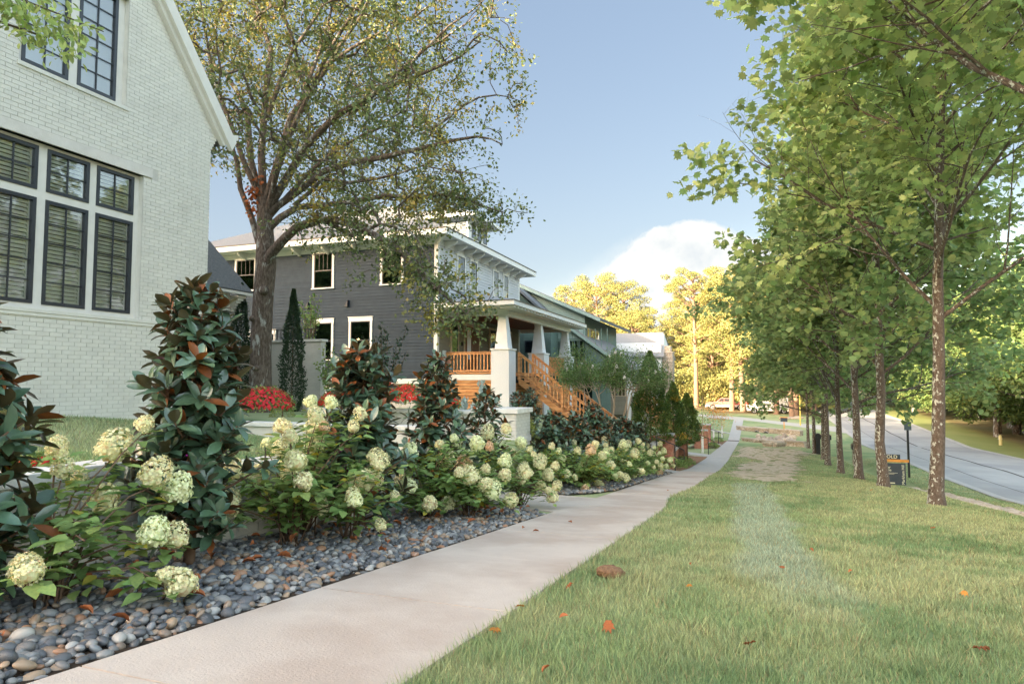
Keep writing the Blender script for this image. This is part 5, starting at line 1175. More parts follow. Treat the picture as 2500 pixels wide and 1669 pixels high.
def oak():
    r = np.random.default_rng(5); t = thing('oak_tree', 'large old oak rising behind the white brick house with golden lit top', 'tree', (-14.1, 16.2, -1.0))
    b = B(); anchors = []; NODES = []
    b.tube([(-14.1, 16.2, -1.3), (-14.1, 16.2, -.7), (-14.12, 16.2, .8), (-14.08, 16.2, 2.4), (-14.0, 16.2, 3.6), (-14.05, 16.2, 4.6), (-14.15, 16.2, 5.7)], [.48, .36, .31, .30, .31, .25, .21], 16, cap=False)
    for (x, y, z, a, s) in ((-14.2, 15.9, 1.9, 0, .09), (-13.85, 15.92, 2.75, 0, .12), (-14.0, 15.88, .4, 0, .08)): b.tube([(x, y + .1, z), (x, y - .06, z), (x, y - .10, z)], [s * 1.3, s, s * .5], 8)
    limbs = [([(-14.0, 3.5), (-13.2, 4.25), (-11.8, 4.75), (-10.3, 4.45), (-9.0, 3.7), (-8.0, 2.8), (-6.9, 1.9)], .21, -1.2, 11), ([(-13.95, 4.7), (-13.0, 5.35), (-11.1, 5.5), (-9.0, 5.4), (-7.6, 5.2), (-6.5, 4.8)], .15, .8, 13),
             ([(-14.0, 5.3), (-12.5, 7.0), (-11.1, 7.9), (-9.6, 8.4), (-8.0, 8.6), (-6.5, 9.0)], .17, -.6, 12), ([(-14.0, 5.2), (-12.1, 6.45), (-10.4, 6.8), (-8.6, 7.0), (-7.4, 7.1), (-6.6, 6.9)], .15, 1.2, 13),
             ([(-14.1, 5.5), (-13.3, 8.2), (-12.2, 9.5), (-10.9, 11), (-9.8, 12.6)], .15, .3, 11), ([(-14.15, 5.6), (-14.1, 8.4), (-13.7, 10.2), (-14.4, 12.0), (-14.9, 14.2)], .16, -.5, 11), ([(-14.2, 5.5), (-15.1, 8.6), (-16.1, 10.0), (-17.0, 10.9), (-18.2, 12.1)], .14, .7, 12),
             ([(-14.3, 4.3), (-14.75, 6.0), (-15.2, 7.5), (-16.1, 8.7), (-17.2, 9.6)], .13, -.6, 11), ([(-11.8, 4.75), (-10.6, 4.1), (-9.5, 4.35), (-8.3, 3.9), (-7.6, 3.0)], .09, -1.4, 8), ([(-11.1, 7.9), (-9.3, 9.1), (-8.0, 10.2), (-6.7, 11.0)], .09, .5, 8),
             ([(-13.0, 5.35), (-12.1, 6.1), (-10.6, 6.1), (-9.0, 6.3), (-7.1, 6.0)], .09, 1.0, 8), ([(-14.1, 5.6), (-13.6, 8.0), (-13.0, 10.0), (-12.6, 12.2), (-12.0, 14)], .13, 1.6, 9), ([(-14.1, 5.4), (-14.9, 8.0), (-15.6, 10.5), (-15.9, 13.0)], .12, -1.5, 9), ([(-14.0, 5.2), (-12.6, 7.4), (-11.0, 9.2), (-9.2, 10.4), (-7.6, 11.8)], .12, -2.2, 9),
             ([(-9.6, 8.4), (-8.5, 9.3), (-7.4, 9.6), (-6.4, 9.9)], .07, -.6, 9), ([(-12.2, 9.5), (-10.6, 10.2), (-9.0, 10.6), (-7.4, 11.2)], .08, .2, 9), ([(-8.6, 7.0), (-7.6, 7.9), (-6.6, 8.2), (-6.0, 8.0)], .06, 1.0, 8), ([(-14.1, 8.2), (-13.0, 10.0), (-11.4, 11.2), (-10.4, 12.4)], .10, -.8, 10), ([(-15.1, 8.6), (-16.8, 9.2), (-18.2, 9.8)], .07, .9, 9),
             ([(-14.0, 5.0), (-13.2, 6.6), (-12.3, 7.6), (-11.0, 8.3), (-9.2, 8.0)], .11, 2.4, 9)]
    for pts, r0, dy, kids in limbs:
        n = len(pts); path = [Vector((x, 16.2 + dy * (i / (n - 1)) ** .8, z)) for i, (x, z) in enumerate(pts)]
        fine = [path[0]]
        for i in range(n - 1):
            for s in (.5, 1): fine.append(path[i].lerp(path[i + 1], s) + Vector((r.normal(0, .05), r.normal(0, .05), r.normal(0, .05))))
        m = len(fine); r0 *= .80; rr = [r0 * (1 - .85 * i / (m - 1)) for i in range(m)]; b.tube(fine, rr, 9, cap=False)
        NODES += fine[2:]
    # twigs reach out to points spread through the crown
    tg = []
    low = [Vector((x, 16.2 - 1.2 * (i / 6) ** .8, z)) for i, (x, z) in enumerate(limbs[0][0])]
    while len(tg) < 2300:
        x, y, z = r.uniform(-19.2, -5.4), r.uniform(11, 21.2), r.uniform(1.4, 15.4)
        e = ((x + 12.2) / 6.8) ** 2 + ((y - 16.2) / 4.8) ** 2 + ((z - 9.4) / 5.9) ** 2; zl = float(np.interp(x, [-19, -16, -14, -12, -9, -5.5], [8.5, 6.6, 6.4, 5.2, 4.9, 4.5]))
        if e < 1 and e > .10 and z > zl + .25 * math.sin(x * 5) and vnoise(np.array([x * 1.0 + 40]), np.array([z + y * .7 + 40]), .8, 33)[0] * .5 + vnoise(np.array([x + 70]), np.array([z + y * .5 + 70]), 1.7, 34)[0] * .5 > .50: tg.append((x, y, z))
    for q in low[2:]:
        for _ in range(46): tg.append((q.x + r.normal(0, .55), q.y + r.normal(0, .5), q.z + r.normal(-.05, .38)))
    for (x, z), dy in [((-9.0, 5.4), .6), ((-8.2, 5.3), .65), ((-7.5, 5.2), .7), ((-6.8, 4.9), .8)]:
        for _ in range(26): tg.append((x + r.normal(0, .45), 16.2 + dy + r.normal(0, .4), z + r.normal(-.1, .3)))
    Pn = [tuple(v) for v in NODES]; n0 = len(Pn); par = [-1] * n0; PA = np.zeros((24000, 3)); PA[:n0] = Pn; cnt = n0
    tg = np.array(tg); dist = np.array([np.min(np.linalg.norm(PA[:n0] - g, axis=1)) for g in tg]); ends = []
    for g in tg[np.argsort(dist)]:
        dd = np.linalg.norm(PA[:cnt] - g, axis=1); j = int(np.argmin(dd)); d = dd[j]; m = max(1, int(math.ceil(d / .4))); p0 = PA[j].copy()
        for i in range(1, m + 1):
            u = i / m; q = p0 + (g - p0) * u + (r.normal(0, .05, 3) if i < m else 0) + np.array([0, 0, .10 * math.sin(u * 3.14) * d]); 
            if cnt >= 23990: break
            PA[cnt] = q; par.append(j); j = cnt; cnt += 1
        ends.append(j); v = g - p0; anchors.append((Vector(g), Vector(v).normalized() if d > 1e-6 else Vector((0, 0, 1))))
    w = np.zeros(cnt)
    for e in ends:
        j = e
        while j >= n0: w[j] += 1; j = par[j]
    seen = set()
    for e in sorted(ends, key=lambda q: -w[q]):
        ch = [e]; j = e
        while par[j] >= 0 and j not in seen:
            seen.add(j); j = par[j]; ch.append(j)
        if len(ch) > 1: ch = ch[::-1]; b.tube([PA[q] for q in ch], [.0065 * max(1, w[q] if w[q] else w[ch[1]]) ** .5 + .002 for q in ch], 4, cap=False)
    b.put('trunk', BARKO, t, smooth=True)
    sel = anchors
    # clumps: each anchor carries a small rosette
    P_, R, S = leaf_cloud(r, sel, 24, .15, .115); leaves('foliage', OAKL, R, P_, S, OAKM, t)
    P_, R, S = leaf_cloud(r, [(Vector((-14.35 + r.normal(0, .1), 15.95, 5.75 + r.normal(0, .25))), Vector((0, 0, -1))) for _ in range(30)], 5, .07, .14); leaves('dead_leaves', OAKL, R, P_, S, RUST, t)
oak()
SYP = dict(max=3, wig=.10, up=[.3, .25, .15, .0], kids=[0, 6, 5], bare=[.3, .18, .1], ang=(.5, 1.0), len=.60, flat=.8)
def sycamore(seed, hh, nb, rad, zb, per=5, trunk_r=.155, leafs=.165, tmpl=MAPLE, lm=None, single=0, base=None, label=None, lean=(0, 0)):
    r = np.random.default_rng(seed); base = Vector(base or (0, 0, 0)); t = thing('sycamore_tree', label or 'x', 'tree', base, 'sycamores planted in a row on the lawn')
    b = B(); anchors = []; n = 8; tp = [base + Vector((lean[0] * (i / n) ** 1.2 * hh + r.normal(0, .02) * (i > 0), lean[1] * i / n * hh, hh * i / n - .06)) for i in range(n + 1)]; tr = [trunk_r * (1.45 if i == 0 else 1.0) * (1 - .72 * i / n) for i in range(n + 1)]
    tp.insert(1, base + Vector((0, 0, .28))); tr.insert(1, trunk_r * 1.08)
    b.tube(tp, tr, 14, cap=False)
    for j in range(nb):
        u = zb / hh + (1 - zb / hh) * ((j + r.random() * .7) / nb); z = u * hh; s = u * n; i = min(int(s), n - 1); q = tp[i + 1 if i else 0].lerp(tp[i + 2], s - i) if i else tp[1].lerp(tp[2], s); a = j * 2.399 + r.uniform(-.3, .3); el = r.uniform(.35, .75) + .25 * u
        d = Vector((math.cos(a) * math.cos(el), math.sin(a) * math.cos(el), math.sin(el))); L_ = rad * (1.15 - .75 * (u - zb / hh) / (1 - zb / hh)) * r.uniform(.85, 1.1)
        grow(r, b, anchors, q, d, L_, .055 * (1.2 - .6 * u) * trunk_r / .155, 1, SYP)
    b.put('trunk', BARKS, t, smooth=True)
    anchors = [a for a in anchors if vnoise(np.array([a[0].x - base.x + a[0].z * .6 + 30]), np.array([a[0].y - base.y + a[0].z * .8 + 30]), .55, seed)[0] > .33]
    P_, R, S = leaf_cloud(r, anchors, per, .15, leafs, .5); leaves('leaf' if single else 'foliage', tmpl, R, P_, S, lm or SYCL, t, single)
    return t
SY = [(3.25, 14.4), (3.5, 21.2), (3.55, 26.1), (3.4, 29.8), (3.5, 35.6), (3.75, 40.2), (3.7, 45.0), (3.8, 51.0)]
sycamore(11, 11.5, 22, 3.9, 3.4, per=8, trunk_r=.122, single=300, base=(SY[0][0], SY[0][1], h(*SY[0]) - .02), label='nearest sycamore standing fully in view, with lichen on its trunk', lean=(.045, -.01), leafs=.165)
sycamore(12, 11.5, 20, 3.7, 4.2, per=8, trunk_r=.17, single=300, base=(3.55, 8.7, h(3.55, 8.7)), label='sycamore just outside the right edge whose branches reach over the lawn', leafs=.17)
sycamore(13, 10.8, 22, 4.0, 3.0, per=10, trunk_r=.14, tmpl=STAR, lm=SYCD, base=(SY[1][0], SY[1][1], h(*SY[1]) - .02), label='second sycamore from the right, with the sold sign behind it', leafs=.155)
s3 = sycamore(14, 10.5, 22, 4.0, 2.6, per=9, trunk_r=.14, tmpl=STAR, lm=SYCD, base=(SY[2][0], SY[2][1], h(*SY[2]) - .02), label='third sycamore from the right', leafs=.165)
for i, lab in ((3, 'fourth sycamore from the right, with a slim straight trunk'), (4, 'fifth sycamore from the right, with pale lichen'), (5, 'sixth sycamore from the right, beside a black mailbox'), (6, 'seventh sycamore from the right'), (7, 'farthest sycamore of the row, by the stone ledge')):
    place(copy_tree(s3), (SY[i][0], SY[i][1], h(*SY[i]) - .02), i * 1.9, (.9, .92, .88, .85, .82)[i - 3], lab)
def overhang():
    r = np.random.default_rng(8); t = thing('elm_branch', 'leafy branch hanging in from the left in front of the upper windows', 'branch', (-5.6, 2.2, 3.1)); b = B(); an = []
    # a bough of a tree that stands just left of the picture
    def seg(pts, r0): b.tube([Vector(p) for p in pts], [r0 * (1 - .7 * i / (len(pts) - 1)) for i in range(len(pts))], 6)
    seg([(-8.2, -1.2, -.8), (-8.0, -1.0, 1.0), (-7.6, -.5, 2.6), (-6.9, .6, 3.6), (-6.0, 2.2, 4.6)], .12); seg([(-7.2, .2, 3.2), (-6.6, 2.3, 3.25), (-6.45, 3.0, 3.30), (-6.4, 3.6, 3.25), (-6.3, 4.2, 3.30)], .03); seg([(-6.5, 2.8, 3.3), (-6.4, 3.4, 3.1), (-6.35, 3.7, 2.85)], .015)
    seg([(-6.6, 2.3, 3.25), (-6.4, 3.2, 3.45), (-6.3, 4.0, 3.55), (-6.2, 4.7, 3.60)], .018); seg([(-6.9, .6, 3.6), (-6.5, 2.0, 3.9), (-6.4, 3.1, 3.75)], .02)
    b.put('bough', BARKS, t, smooth=True)
    def cl(c, n, s): return [(Vector(c) + Vector(tuple(r.normal(0, s, 3))), Vector((0, .5, -.5))) for _ in range(n)]
    for k in range(9): u = k / 8; an += cl((-6.45 + .2 * u, 2.85 + 1.5 * u, 3.62 - .35 * u), 14, .08)
    for k in range(7): u = k / 6; an += cl((-6.38, 3.15 + .4 * u, 3.35 - .60 * u), 14, .08)
    for k in range(7): u = k / 6; an += cl((-6.3, 3.5 + 1.1 * u, 3.45 + .12 * u), 10, .08)
    an += cl((-6.5, 2.3, 3.85), 12, .1) + cl((-6.6, 2.05, 3.6), 8, .08)
    P_, R, S = leaf_cloud(r, an, 4, .05, .085, .5); leaves('leaf', OVAL, R, P_, S, SYCL, t, 120)
overhang()
def crape():
    r = np.random.default_rng(3); x, y = -5.0, 24.3; z = h(x, y); t = thing('crape_myrtle', 'crape myrtle with pale bare stems and small white blooms', 'tree', (x, y, z)); b = B(); an = []
    P2 = dict(max=2, wig=.16, up=[.3, .2, .1], kids=[0, 5], bare=[.4, .2], ang=(.4, .9), len=.6)
    for i in range(9):
        a = i * .7 + .3; q = Vector((x + math.cos(a) * .18, y + math.sin(a) * .18, z)); o = Vector((x + math.cos(a) * .95, y + math.sin(a) * .9, z + 2.75)); m1 = q.lerp(o, .35) + Vector((r.normal(0, .10), r.normal(0, .1), .15)); m2 = q.lerp(o, .7) + Vector((r.normal(0, .12), r.normal(0, .12), 0))
        b.tube([q, m1, m2, o], [.038, .032, .028, .02], 6)
        for k in range(5): d = Vector((math.cos(a + r.normal(0, .8)), math.sin(a + r.normal(0, .8)), r.uniform(.25, 1.3))).normalized(); grow(r, b, an, m2.lerp(o, .6 + .4 * r.random()), d, r.uniform(.9, 1.4), .016, 1, P2)
    b.put('trunk', BARKC, t, smooth=True); an = [a for a in an if a[0].z > z + 2.75]; P_, R, S = leaf_cloud(r, an, 30, .16, .075); leaves('foliage', DIAM, R, P_, S, CRAL, t)
    for i in range(34): c = an[r.integers(len(an))][0]; o = link('blossom', HEADS[0], t, loc=c + Vector((0, 0, .1))); o.scale = (.055, .055, .075); o.material_slots[0].link = 'OBJECT'; o.material_slots[0].material = CRAF
crape()

# background trees: three pines, three broadleaf kinds, each built once and copied
def blob_tree(name, label, seed, hh, blobs, n, size, m, bark, trunk_r, limbs=True, group=None, tm=DIAM, flatk=.68):
    r = np.random.default_rng(seed); t = thing(name, label, 'tree', (0, 0, 0), group); b = B(); top = Vector((r.normal(0, .3), r.normal(0, .3), hh * .93)); path = [Vector((0, 0, -.5)), Vector((0, 0, hh * .3)) + Vector((r.normal(0, .1), r.normal(0, .1), 0)), Vector((top.x * .6, top.y * .6, hh * .65)), top]; b.tube(path, [trunk_r * 1.15, trunk_r * .9, trunk_r * .6, .05], 9, cap=False)
    for (c, rr) in blobs:
        c = Vector(c); s = Vector((top.x * .4, top.y * .4, max(hh * .3, c.z - (c.xy.length) * .55))); b.tube([s, s.lerp(c, .6) + Vector((0, 0, -.1)), c], [trunk_r * .30, trunk_r * .18, .03], 5, cap=False)
    b.put('trunk', bark, t, smooth=True); vol = np.array([rr ** 2 for _, rr in blobs]); k = r.choice(len(blobs), n, p=vol / vol.sum()); C_ = np.array([c for c, _ in blobs])[k]; RR = np.array([rr for _, rr in blobs])[k]
    d = rvec(r, n); rad = r.random(n) ** .33 * (1 + .18 * np.sin(d[:, 0] * 7 + k) * np.cos(d[:, 2] * 6 + k)); P_ = C_ + d * (rad * RR)[:, None] * np.array([1, 1, flatk])
    leaves('foliage', tm, frames(unit(d + r.normal(0, .7, (n, 3))), rvec(r, n)), P_, size * r.uniform(.7, 1.3, n), m, t); return t
def rb(r, z0, z1, w, n, s, flat=1.0):
    o = []
    for i in range(n): u = (i + .5) / n; a = i * 2.399; ww = w * (1 - abs(u - .45) ** 1.6 * flat) * r.uniform(.55, 1.05); o.append(((math.cos(a) * ww, math.sin(a) * ww, z0 + (z1 - z0) * u), s * r.uniform(.75, 1.25)))
    return o
PG, WG = 'tall pines at the end of the street', 'broadleaf trees of the wood'
r9 = random.Random(5)
pineA = blob_tree('pine_tree', 'umbrella crowned pine', 1, 22, rb(r9, 16.6, 21.6, 5.2, 34, .95, .7) + rb(r9, 7, 15.5, 2.6, 13, .65), 17000, .22, PINN, BARKP, .36, group=PG, flatk=.5)
pineB = blob_tree('pine_tree', 'pine', 2, 18, rb(r9, 8, 17.5, 4.2, 44, .95), 17000, .20, PINN, BARKP, .32, group=PG, flatk=.5)
pineC = blob_tree('pine_tree', 'pine', 3, 14, rb(r9, 3, 13.5, 4.2, 50, 1.0, 1.2), 17000, .21, PINN, BARKP, .28, group=PG, flatk=.5)
woodA = blob_tree('broadleaf_tree', 'tree', 4, 13, rb(r9, 4.5, 12.5, 4.2, 26, 2.0), 15000, .34, WOODL, BARKO, .28, group=WG)
woodB = blob_tree('broadleaf_tree', 'tree', 5, 9, rb(r9, 2.0, 8.5, 3.4, 24, 1.6), 13000, .30, WOODL, BARKO, .20, group=WG)
bushA = blob_tree('understorey_tree', 'tree', 6, 5, rb(r9, .8, 4.6, 2.6, 18, 1.3), 9000, .26, PINN, BARKO, .12, group=WG)
ORD = ['first', 'second', 'third', 'fourth', 'fifth', 'sixth', 'seventh', 'eighth', 'ninth', 'tenth', 'eleventh', 'twelfth', 'thirteenth', 'fourteenth', 'fifteenth', 'sixteenth', 'seventeenth', 'eighteenth', 'nineteenth', 'twentieth']
def ranked(objs, fmt):
    for i, o in enumerate(sorted(objs, key=lambda q: q.location.x / q.location.y)): o['label'] = fmt(i)
first = {}
def plant(proto, px_x, y, s, lab, x=None):
    X_ = px_x; key = proto.name
    if key in first: o = copy_tree(proto)
    else: first[key] = 1; o = proto
    return place(o, (X_, y, h(X_, y) - .1), rnd.uniform(0, 6.28), s, lab)
# pines with their trunks in view
for i, (x, y, pr, s, lab) in enumerate((( -7.2, 96, pineA, .90, 'tall umbrella pine standing clear against the sky, trunk right of the white house'), (-2.4, 94, pineB, 1.05, 'straight pine standing in front of the red pickup truck'), (-.9, 92.5, pineB, 1.12, 'slanting pine between the pickup and the white van'), (.7, 92.0, pineC, 1.25, 'pine just left of the white van'), (3.0, 88.0, pineB, .95, 'pine trunk in front of the white van'), (4.6, 84.0, pineB, .9, 'pine right of the white van, standing in pale rocks'), (5.2, 86.5, pineC, 1.1, 'pine close behind the one in the rocks'), (7.2, 87.5, pineC, 1.15, 'pine behind the farthest sycamore'),
      (-16.9, 104, pineB, .85, 'full crowned pine above the white farmhouse roof'), (-19.5, 108, pineB, 1.12, 'pine behind the farmhouse, second from left'), (-24, 108, pineB, 1.2, 'pine above the green house roof'), (-29, 112, pineB, 1.15, 'leftmost pine showing over the green roof'), (-16.5, 102, pineC, 1.0, 'low branched pine behind the farmhouse roof'), (-21.5, 102, pineC, 1.0, 'low branched pine behind the farmhouse, left one'), (-11, 112, pineB, .78, 'pine behind the umbrella pine, left side'), (-4, 112, pineA, .92, 'pine behind the pickup truck'), (1.5, 108, pineA, .95, 'pine behind the white van, left one'), (6, 112, pineA, 1.0, 'pine behind the white van, right one'), (10, 116, pineB, 1.1, 'pine at the bend of the road'), (-8.5, 106, pineC, 1.1, 'dense pine behind the umbrella pine trunk'), (-5, 103, pineC, 1.0, 'dense pine behind the pickup'), (-.5, 105, pineC, 1.15, 'dense pine behind the slanting one'), (3.5, 104, pineC, 1.1, 'dense pine behind the van'), (8, 106, pineC, 1.1, 'dense pine left of the road'))):
    plant(pr, x, y, s, lab)
UW = []
for i, (x, y, s) in enumerate(((-27, 100, 1.1), (-22, 99, 1.0), (-17.5, 99, 1.1), (-13, 98, 1.1), (-10, 99.5, 1.0), (-6, 100, 1.1), (-3.0, 101, .9), (0, 99.5, 1.0), (3, 98.5, 1.1), (6.3, 99, 1.0), (9, 98, .9), (-33, 104, 1.3), (10, 104, 1.2))):
    o = plant(bushA, x, y, s, 'sunlit yellow green underwood tree behind the parked cars'); o['group'] = 'underwood trees behind the parked cars'; UW.append(o)
ranked(UW, lambda i: '%s low sunlit yellow green tree from the left behind the parked cars' % ORD[i])
# right hand wood beyond the road
spots = []
rw = random.Random(12)
for i in range(46):
    y = rw.uniform(66, 150); x = 21 + (y - 60) * rw.uniform(.02, .72); spots.append((x, y))
spots += [(20.5, 47), (23, 50), (21.5, 54), (25.5, 55), (20.8, 61), (24.5, 60), (29, 60), (28, 66), (20.6, 70), (33, 66), (30, 53), (35, 60), (24, 66), (27.5, 72), (31, 74), (22, 74), (35, 78), (26, 84), (20.5, 88), (20, 98), (24, 104), (23, 120), (27, 130), (31, 96), (38, 90), (44, 86), (50, 92), (18.5, 112)]
WD = []
for i, (x, y) in enumerate(spots): WD.append(plant((woodA, woodB, woodA)[i % 3], x, y, rw.uniform(.85, 1.25), 'dark leafy tree of the wood across the road')); WD[-1]['group'] = 'trees of the wood across the road'
nr = sorted(WD, key=lambda q: q.location.y)
ranked(nr[:20], lambda i: '%s tree from the left in the front rank of the wood across the road' % ORD[i]); ranked(nr[20:40], lambda i: '%s tree from the left in the middle rank of the wood across the road' % ORD[i]); ranked(nr[40:60], lambda i: '%s tree from the left in the back rank of the wood across the road' % ORD[i]); ranked(nr[60:], lambda i: '%s tree from the left at the very back of the wood' % ORD[i])
for i in range(26):
    y = rw.uniform(130, 200); plant(woodA if i % 2 else pineC, rw.uniform(-60, 15) if i % 3 else rw.uniform(30, 110), y, rw.uniform(1.0, 1.5), 'distant tree at the back of the wood')['group'] = 'distant trees at the back of the wood'
# unseen ridge trees added behind the camera, heights shaped to block the sun
ridge = ['unseen leafy tree added behind the camera to block the sun'] 
for i in range(64):
    x = -150 + i * 3.4; y = -100 - (i % 2) * 5; zt = float(np.interp(x, [-150, -100, -86, -80, -76, -72, -65, 60], [43, 40.8, 38.4, 35.3, 34.8, 35.3, 36.2, 36])); z0 = h(x, y); o = plant(woodA, x, y, max(.6, (zt - z0) / 12.6), ridge[0]); o['group'] = 'unseen trees added behind the camera to block the sun'
for i in range(60):
    x = -148 + i * 3.6; y = -96; o = plant(woodB, x, y, 1.25, 'unseen bushy tree added behind the camera to block the sun'); o['group'] = 'unseen bushy trees added to block the low sun'
# ------------------------------------------------------------------ vehicles, signs and small things
CARW = mat('white_paint', (.80, .80, .80), .35, (.76, .76, .76), 1, coat=.4)
CARR = mat('pinkish_red_paint', (.50, .14, .12), .35, coat=.4)
CARS_ = mat('silver_paint', (.55, .55, .56), .35, metal=.3)
CARD = mat('dark_paint', (.02, .025, .03), .3, coat=.5)
TYRE = mat('tyre', (.02, .02, .02), .8); RIM = mat('rim', (.5, .5, .5), .3, metal=.7); LAMP = mat('tail_lamp', (.45, .02, .02), .3); CGL = mat('car_glass', (.03, .04, .045), .08, spec=.8)
def wheel(par, x, y, r, w=.22, side=-1):
    b = B(); b.tube([(x, y - w / 2, r), (x, y + w / 2, r)], r, 18); o = b.put('wheel', TYRE, par); B().tube([(x, y + side * w / 2, r), (x, y + side * (w / 2 + .012), r)], r * .62, 14).put('rim', RIM, o)
    hb = B()
    for k in range(5): a = k * 1.2566; hb.beam((x, y + side * (w / 2 + .02), r), (x + math.cos(a) * r * .55, y + side * (w / 2 + .02), r + math.sin(a) * r * .55), .05, .012, up=(0, 1, 0))
    hb.put('spoke', IRON, o)
def build_vehicle(name, label, cat, prof, cabin, wd, m, wheels, r, wins, group=None):
    """prof: side outline (x, z); cabin pieces: side glass polygons. Nose towards -x"""
    t = thing(name, label, cat, (0, 0, 0), group); b = B(); b.prism([(x, -wd / 2, z) for x, z in prof], (0, wd, 0)); body = b.put('body', m, t, bevel=.05)
    for s in (-1, 1):
        for w in wins: q = B(); q.prism([(x, s * (wd / 2 + .004), z) for x, z in w], (0, s * .012, 0)); q.put('side_window', CGL, t)
        for x in wheels:
            a = B(); pts = [(x + math.cos(k * math.pi / 9) * (r + .06), s * (wd / 2 + .003), r + math.sin(k * math.pi / 9) * (r + .06)) for k in range(10)]; a.prism(pts, (0, s * .008, 0)); a.put('wheel_arch', IRON, body)
    for x in wheels:
        for s in (-1, 1): wheel(t, x, s * (wd / 2 - .08), r, side=s)
    return t
van = build_vehicle('parked_van', 'white cargo van with a ladder rack on its roof, parked under the pines', 'van', [(-2.75, .35), (-2.8, .75), (-2.7, 1.0), (-1.95, 1.22), (-1.35, 1.95), (-1.1, 2.06), (2.45, 2.08), (2.62, 1.9), (2.68, .45), (2.6, .35)], None, 2.0, CARW, (-1.85, 1.65), .36, [[(-1.72, 1.28), (-.85, 1.28), (-.85, 1.82), (-1.30, 1.82)]])
B().prism([(-1.93, -.85, 1.27), (-1.93, .85, 1.27), (-1.42, .85, 1.89), (-1.42, -.85, 1.89)], (-.02, 0, .02)).put('windscreen', CGL, van)
B().box(-.82, -.80, -1.012, -1.004, .45, 1.9).box(.45, .47, -1.012, -1.004, .45, 1.9).box(1.55, 1.57, -1.012, -1.004, .45, 1.9).box(-.82, 2.5, -1.012, -1.004, 1.06, 1.08).put('door_seam', IRON, van); B().box(-2.86, -2.76, -.95, .95, .38, .6).put('bumper', IRON, van); B().box(2.66, 2.70, -.98, -.80, .9, 1.5).put('tail_light', LAMP, van); B().box(-2.83, -2.74, -.92, -.62, .78, .96).put('headlight', RIM, van)
rk = B().box(-1.2, 2.4, -.82, -.78, 2.20, 2.24).box(-1.2, 2.4, .78, .82, 2.20, 2.24)
for x in (-.9, .2, 1.3, 2.2): rk.box(x, x + .05, -.85, .85, 2.10, 2.195)
rk = rk.put('roof_rack', RIM, van); ld = B().box(-2.6, 2.7, -.55, -.50, 2.26, 2.34).box(-2.6, 2.7, -.15, -.10, 2.26, 2.34)
for i in range(15): ld.box(-2.4 + i * .34, -2.36 + i * .34, -.50, -.15, 2.28, 2.32)
lad = ld.put('ladder', mat('ladder_orange', (.65, .35, .12), .6), None); lad.parent = None; tag(lad, 'extension ladder lying on the roof rack of the white van', 'ladder')
vz = -4.15; lad.location = (2.3, 90.5, vz); place(van, (2.3, 90.5, vz), 0)
tr = build_vehicle('pickup_truck', 'faded red and silver pickup truck parked behind the pine trunks', 'pickup', [(-2.75, .45), (-2.78, 1.0), (-2.6, 1.12), (-1.35, 1.2), (-.75, 1.72), (.35, 1.74), (.62, 1.22), (.66, 1.18), (2.7, 1.18), (2.75, .55), (2.7, .45)], None, 1.95, CARR, (-1.85, 1.75), .40, [[(-1.15, 1.24), (-.35, 1.24), (-.35, 1.64), (-.72, 1.64)], [(-.28, 1.24), (.48, 1.24), (.28, 1.64), (-.28, 1.64)]])
B().box(-2.72, 2.7, -.99, -.98, .5, .78).put('lower_panel', CARS_, tr); B().box(2.74, 2.79, -.95, .95, .5, .7).put('bumper', CARS_, tr); B().box(-2.85, -2.76, -.95, .95, .45, .7).put('bumper', CARS_, tr); B().box(2.74, 2.77, -.96, -.82, .85, 1.1).put('tail_light', LAMP, tr); B().box(.75, 2.65, -.80, .80, .7, 1.19).put('load_bed', IRON, tr)
place(tr, (-3.1, 96.2, -4.05), 0)
def dark_car(name, lab, x, y, rz, m=CARD):
    c = build_vehicle(name, lab, 'car', [(-2.2, .3), (-2.25, .75), (-1.2, .92), (-.6, 1.42), (.9, 1.44), (1.7, 1.0), (2.25, .92), (2.25, .35), (2.2, .3)], None, 1.8, m, (-1.4, 1.4), .32, [[(-1.0, .95), (.1, .95), (.1, 1.36), (-.58, 1.36)], [(.16, .95), (1.45, .95), (.9, 1.36), (.16, 1.36)]], 'dark cars parked in the wood')
    B().prism([(-1.17, -.8, .95), (-1.17, .8, .95), (-.64, .75, 1.40), (-.64, -.75, 1.40)], (-.02, 0, .02)).put('windscreen', mat('sky_lit_glass', (.3, .36, .4), .15, spec=.8), c); B().box(-2.28, -2.22, -.85, -.5, .6, .72).box(-2.28, -2.22, .5, .85, .6, .72).put('headlight', RIM, c); B().box(-2.27, -2.22, -.4, .4, .45, .62).put('grille', IRON, c)
    place(c, (x, y, h(x, y) + .03), rz)
dark_car('parked_car', 'dark sedan with pale windscreen parked under the trees, left of two', 38.2, 101.0, R_(65)); dark_car('parked_car', 'dark sedan facing the camera under the trees, right of two', 43.2, 99.5, R_(70))
dark_car('parked_car', 'grey car far up the road between the sycamore trunks', 20.5, 165, R_(95), CARS_)

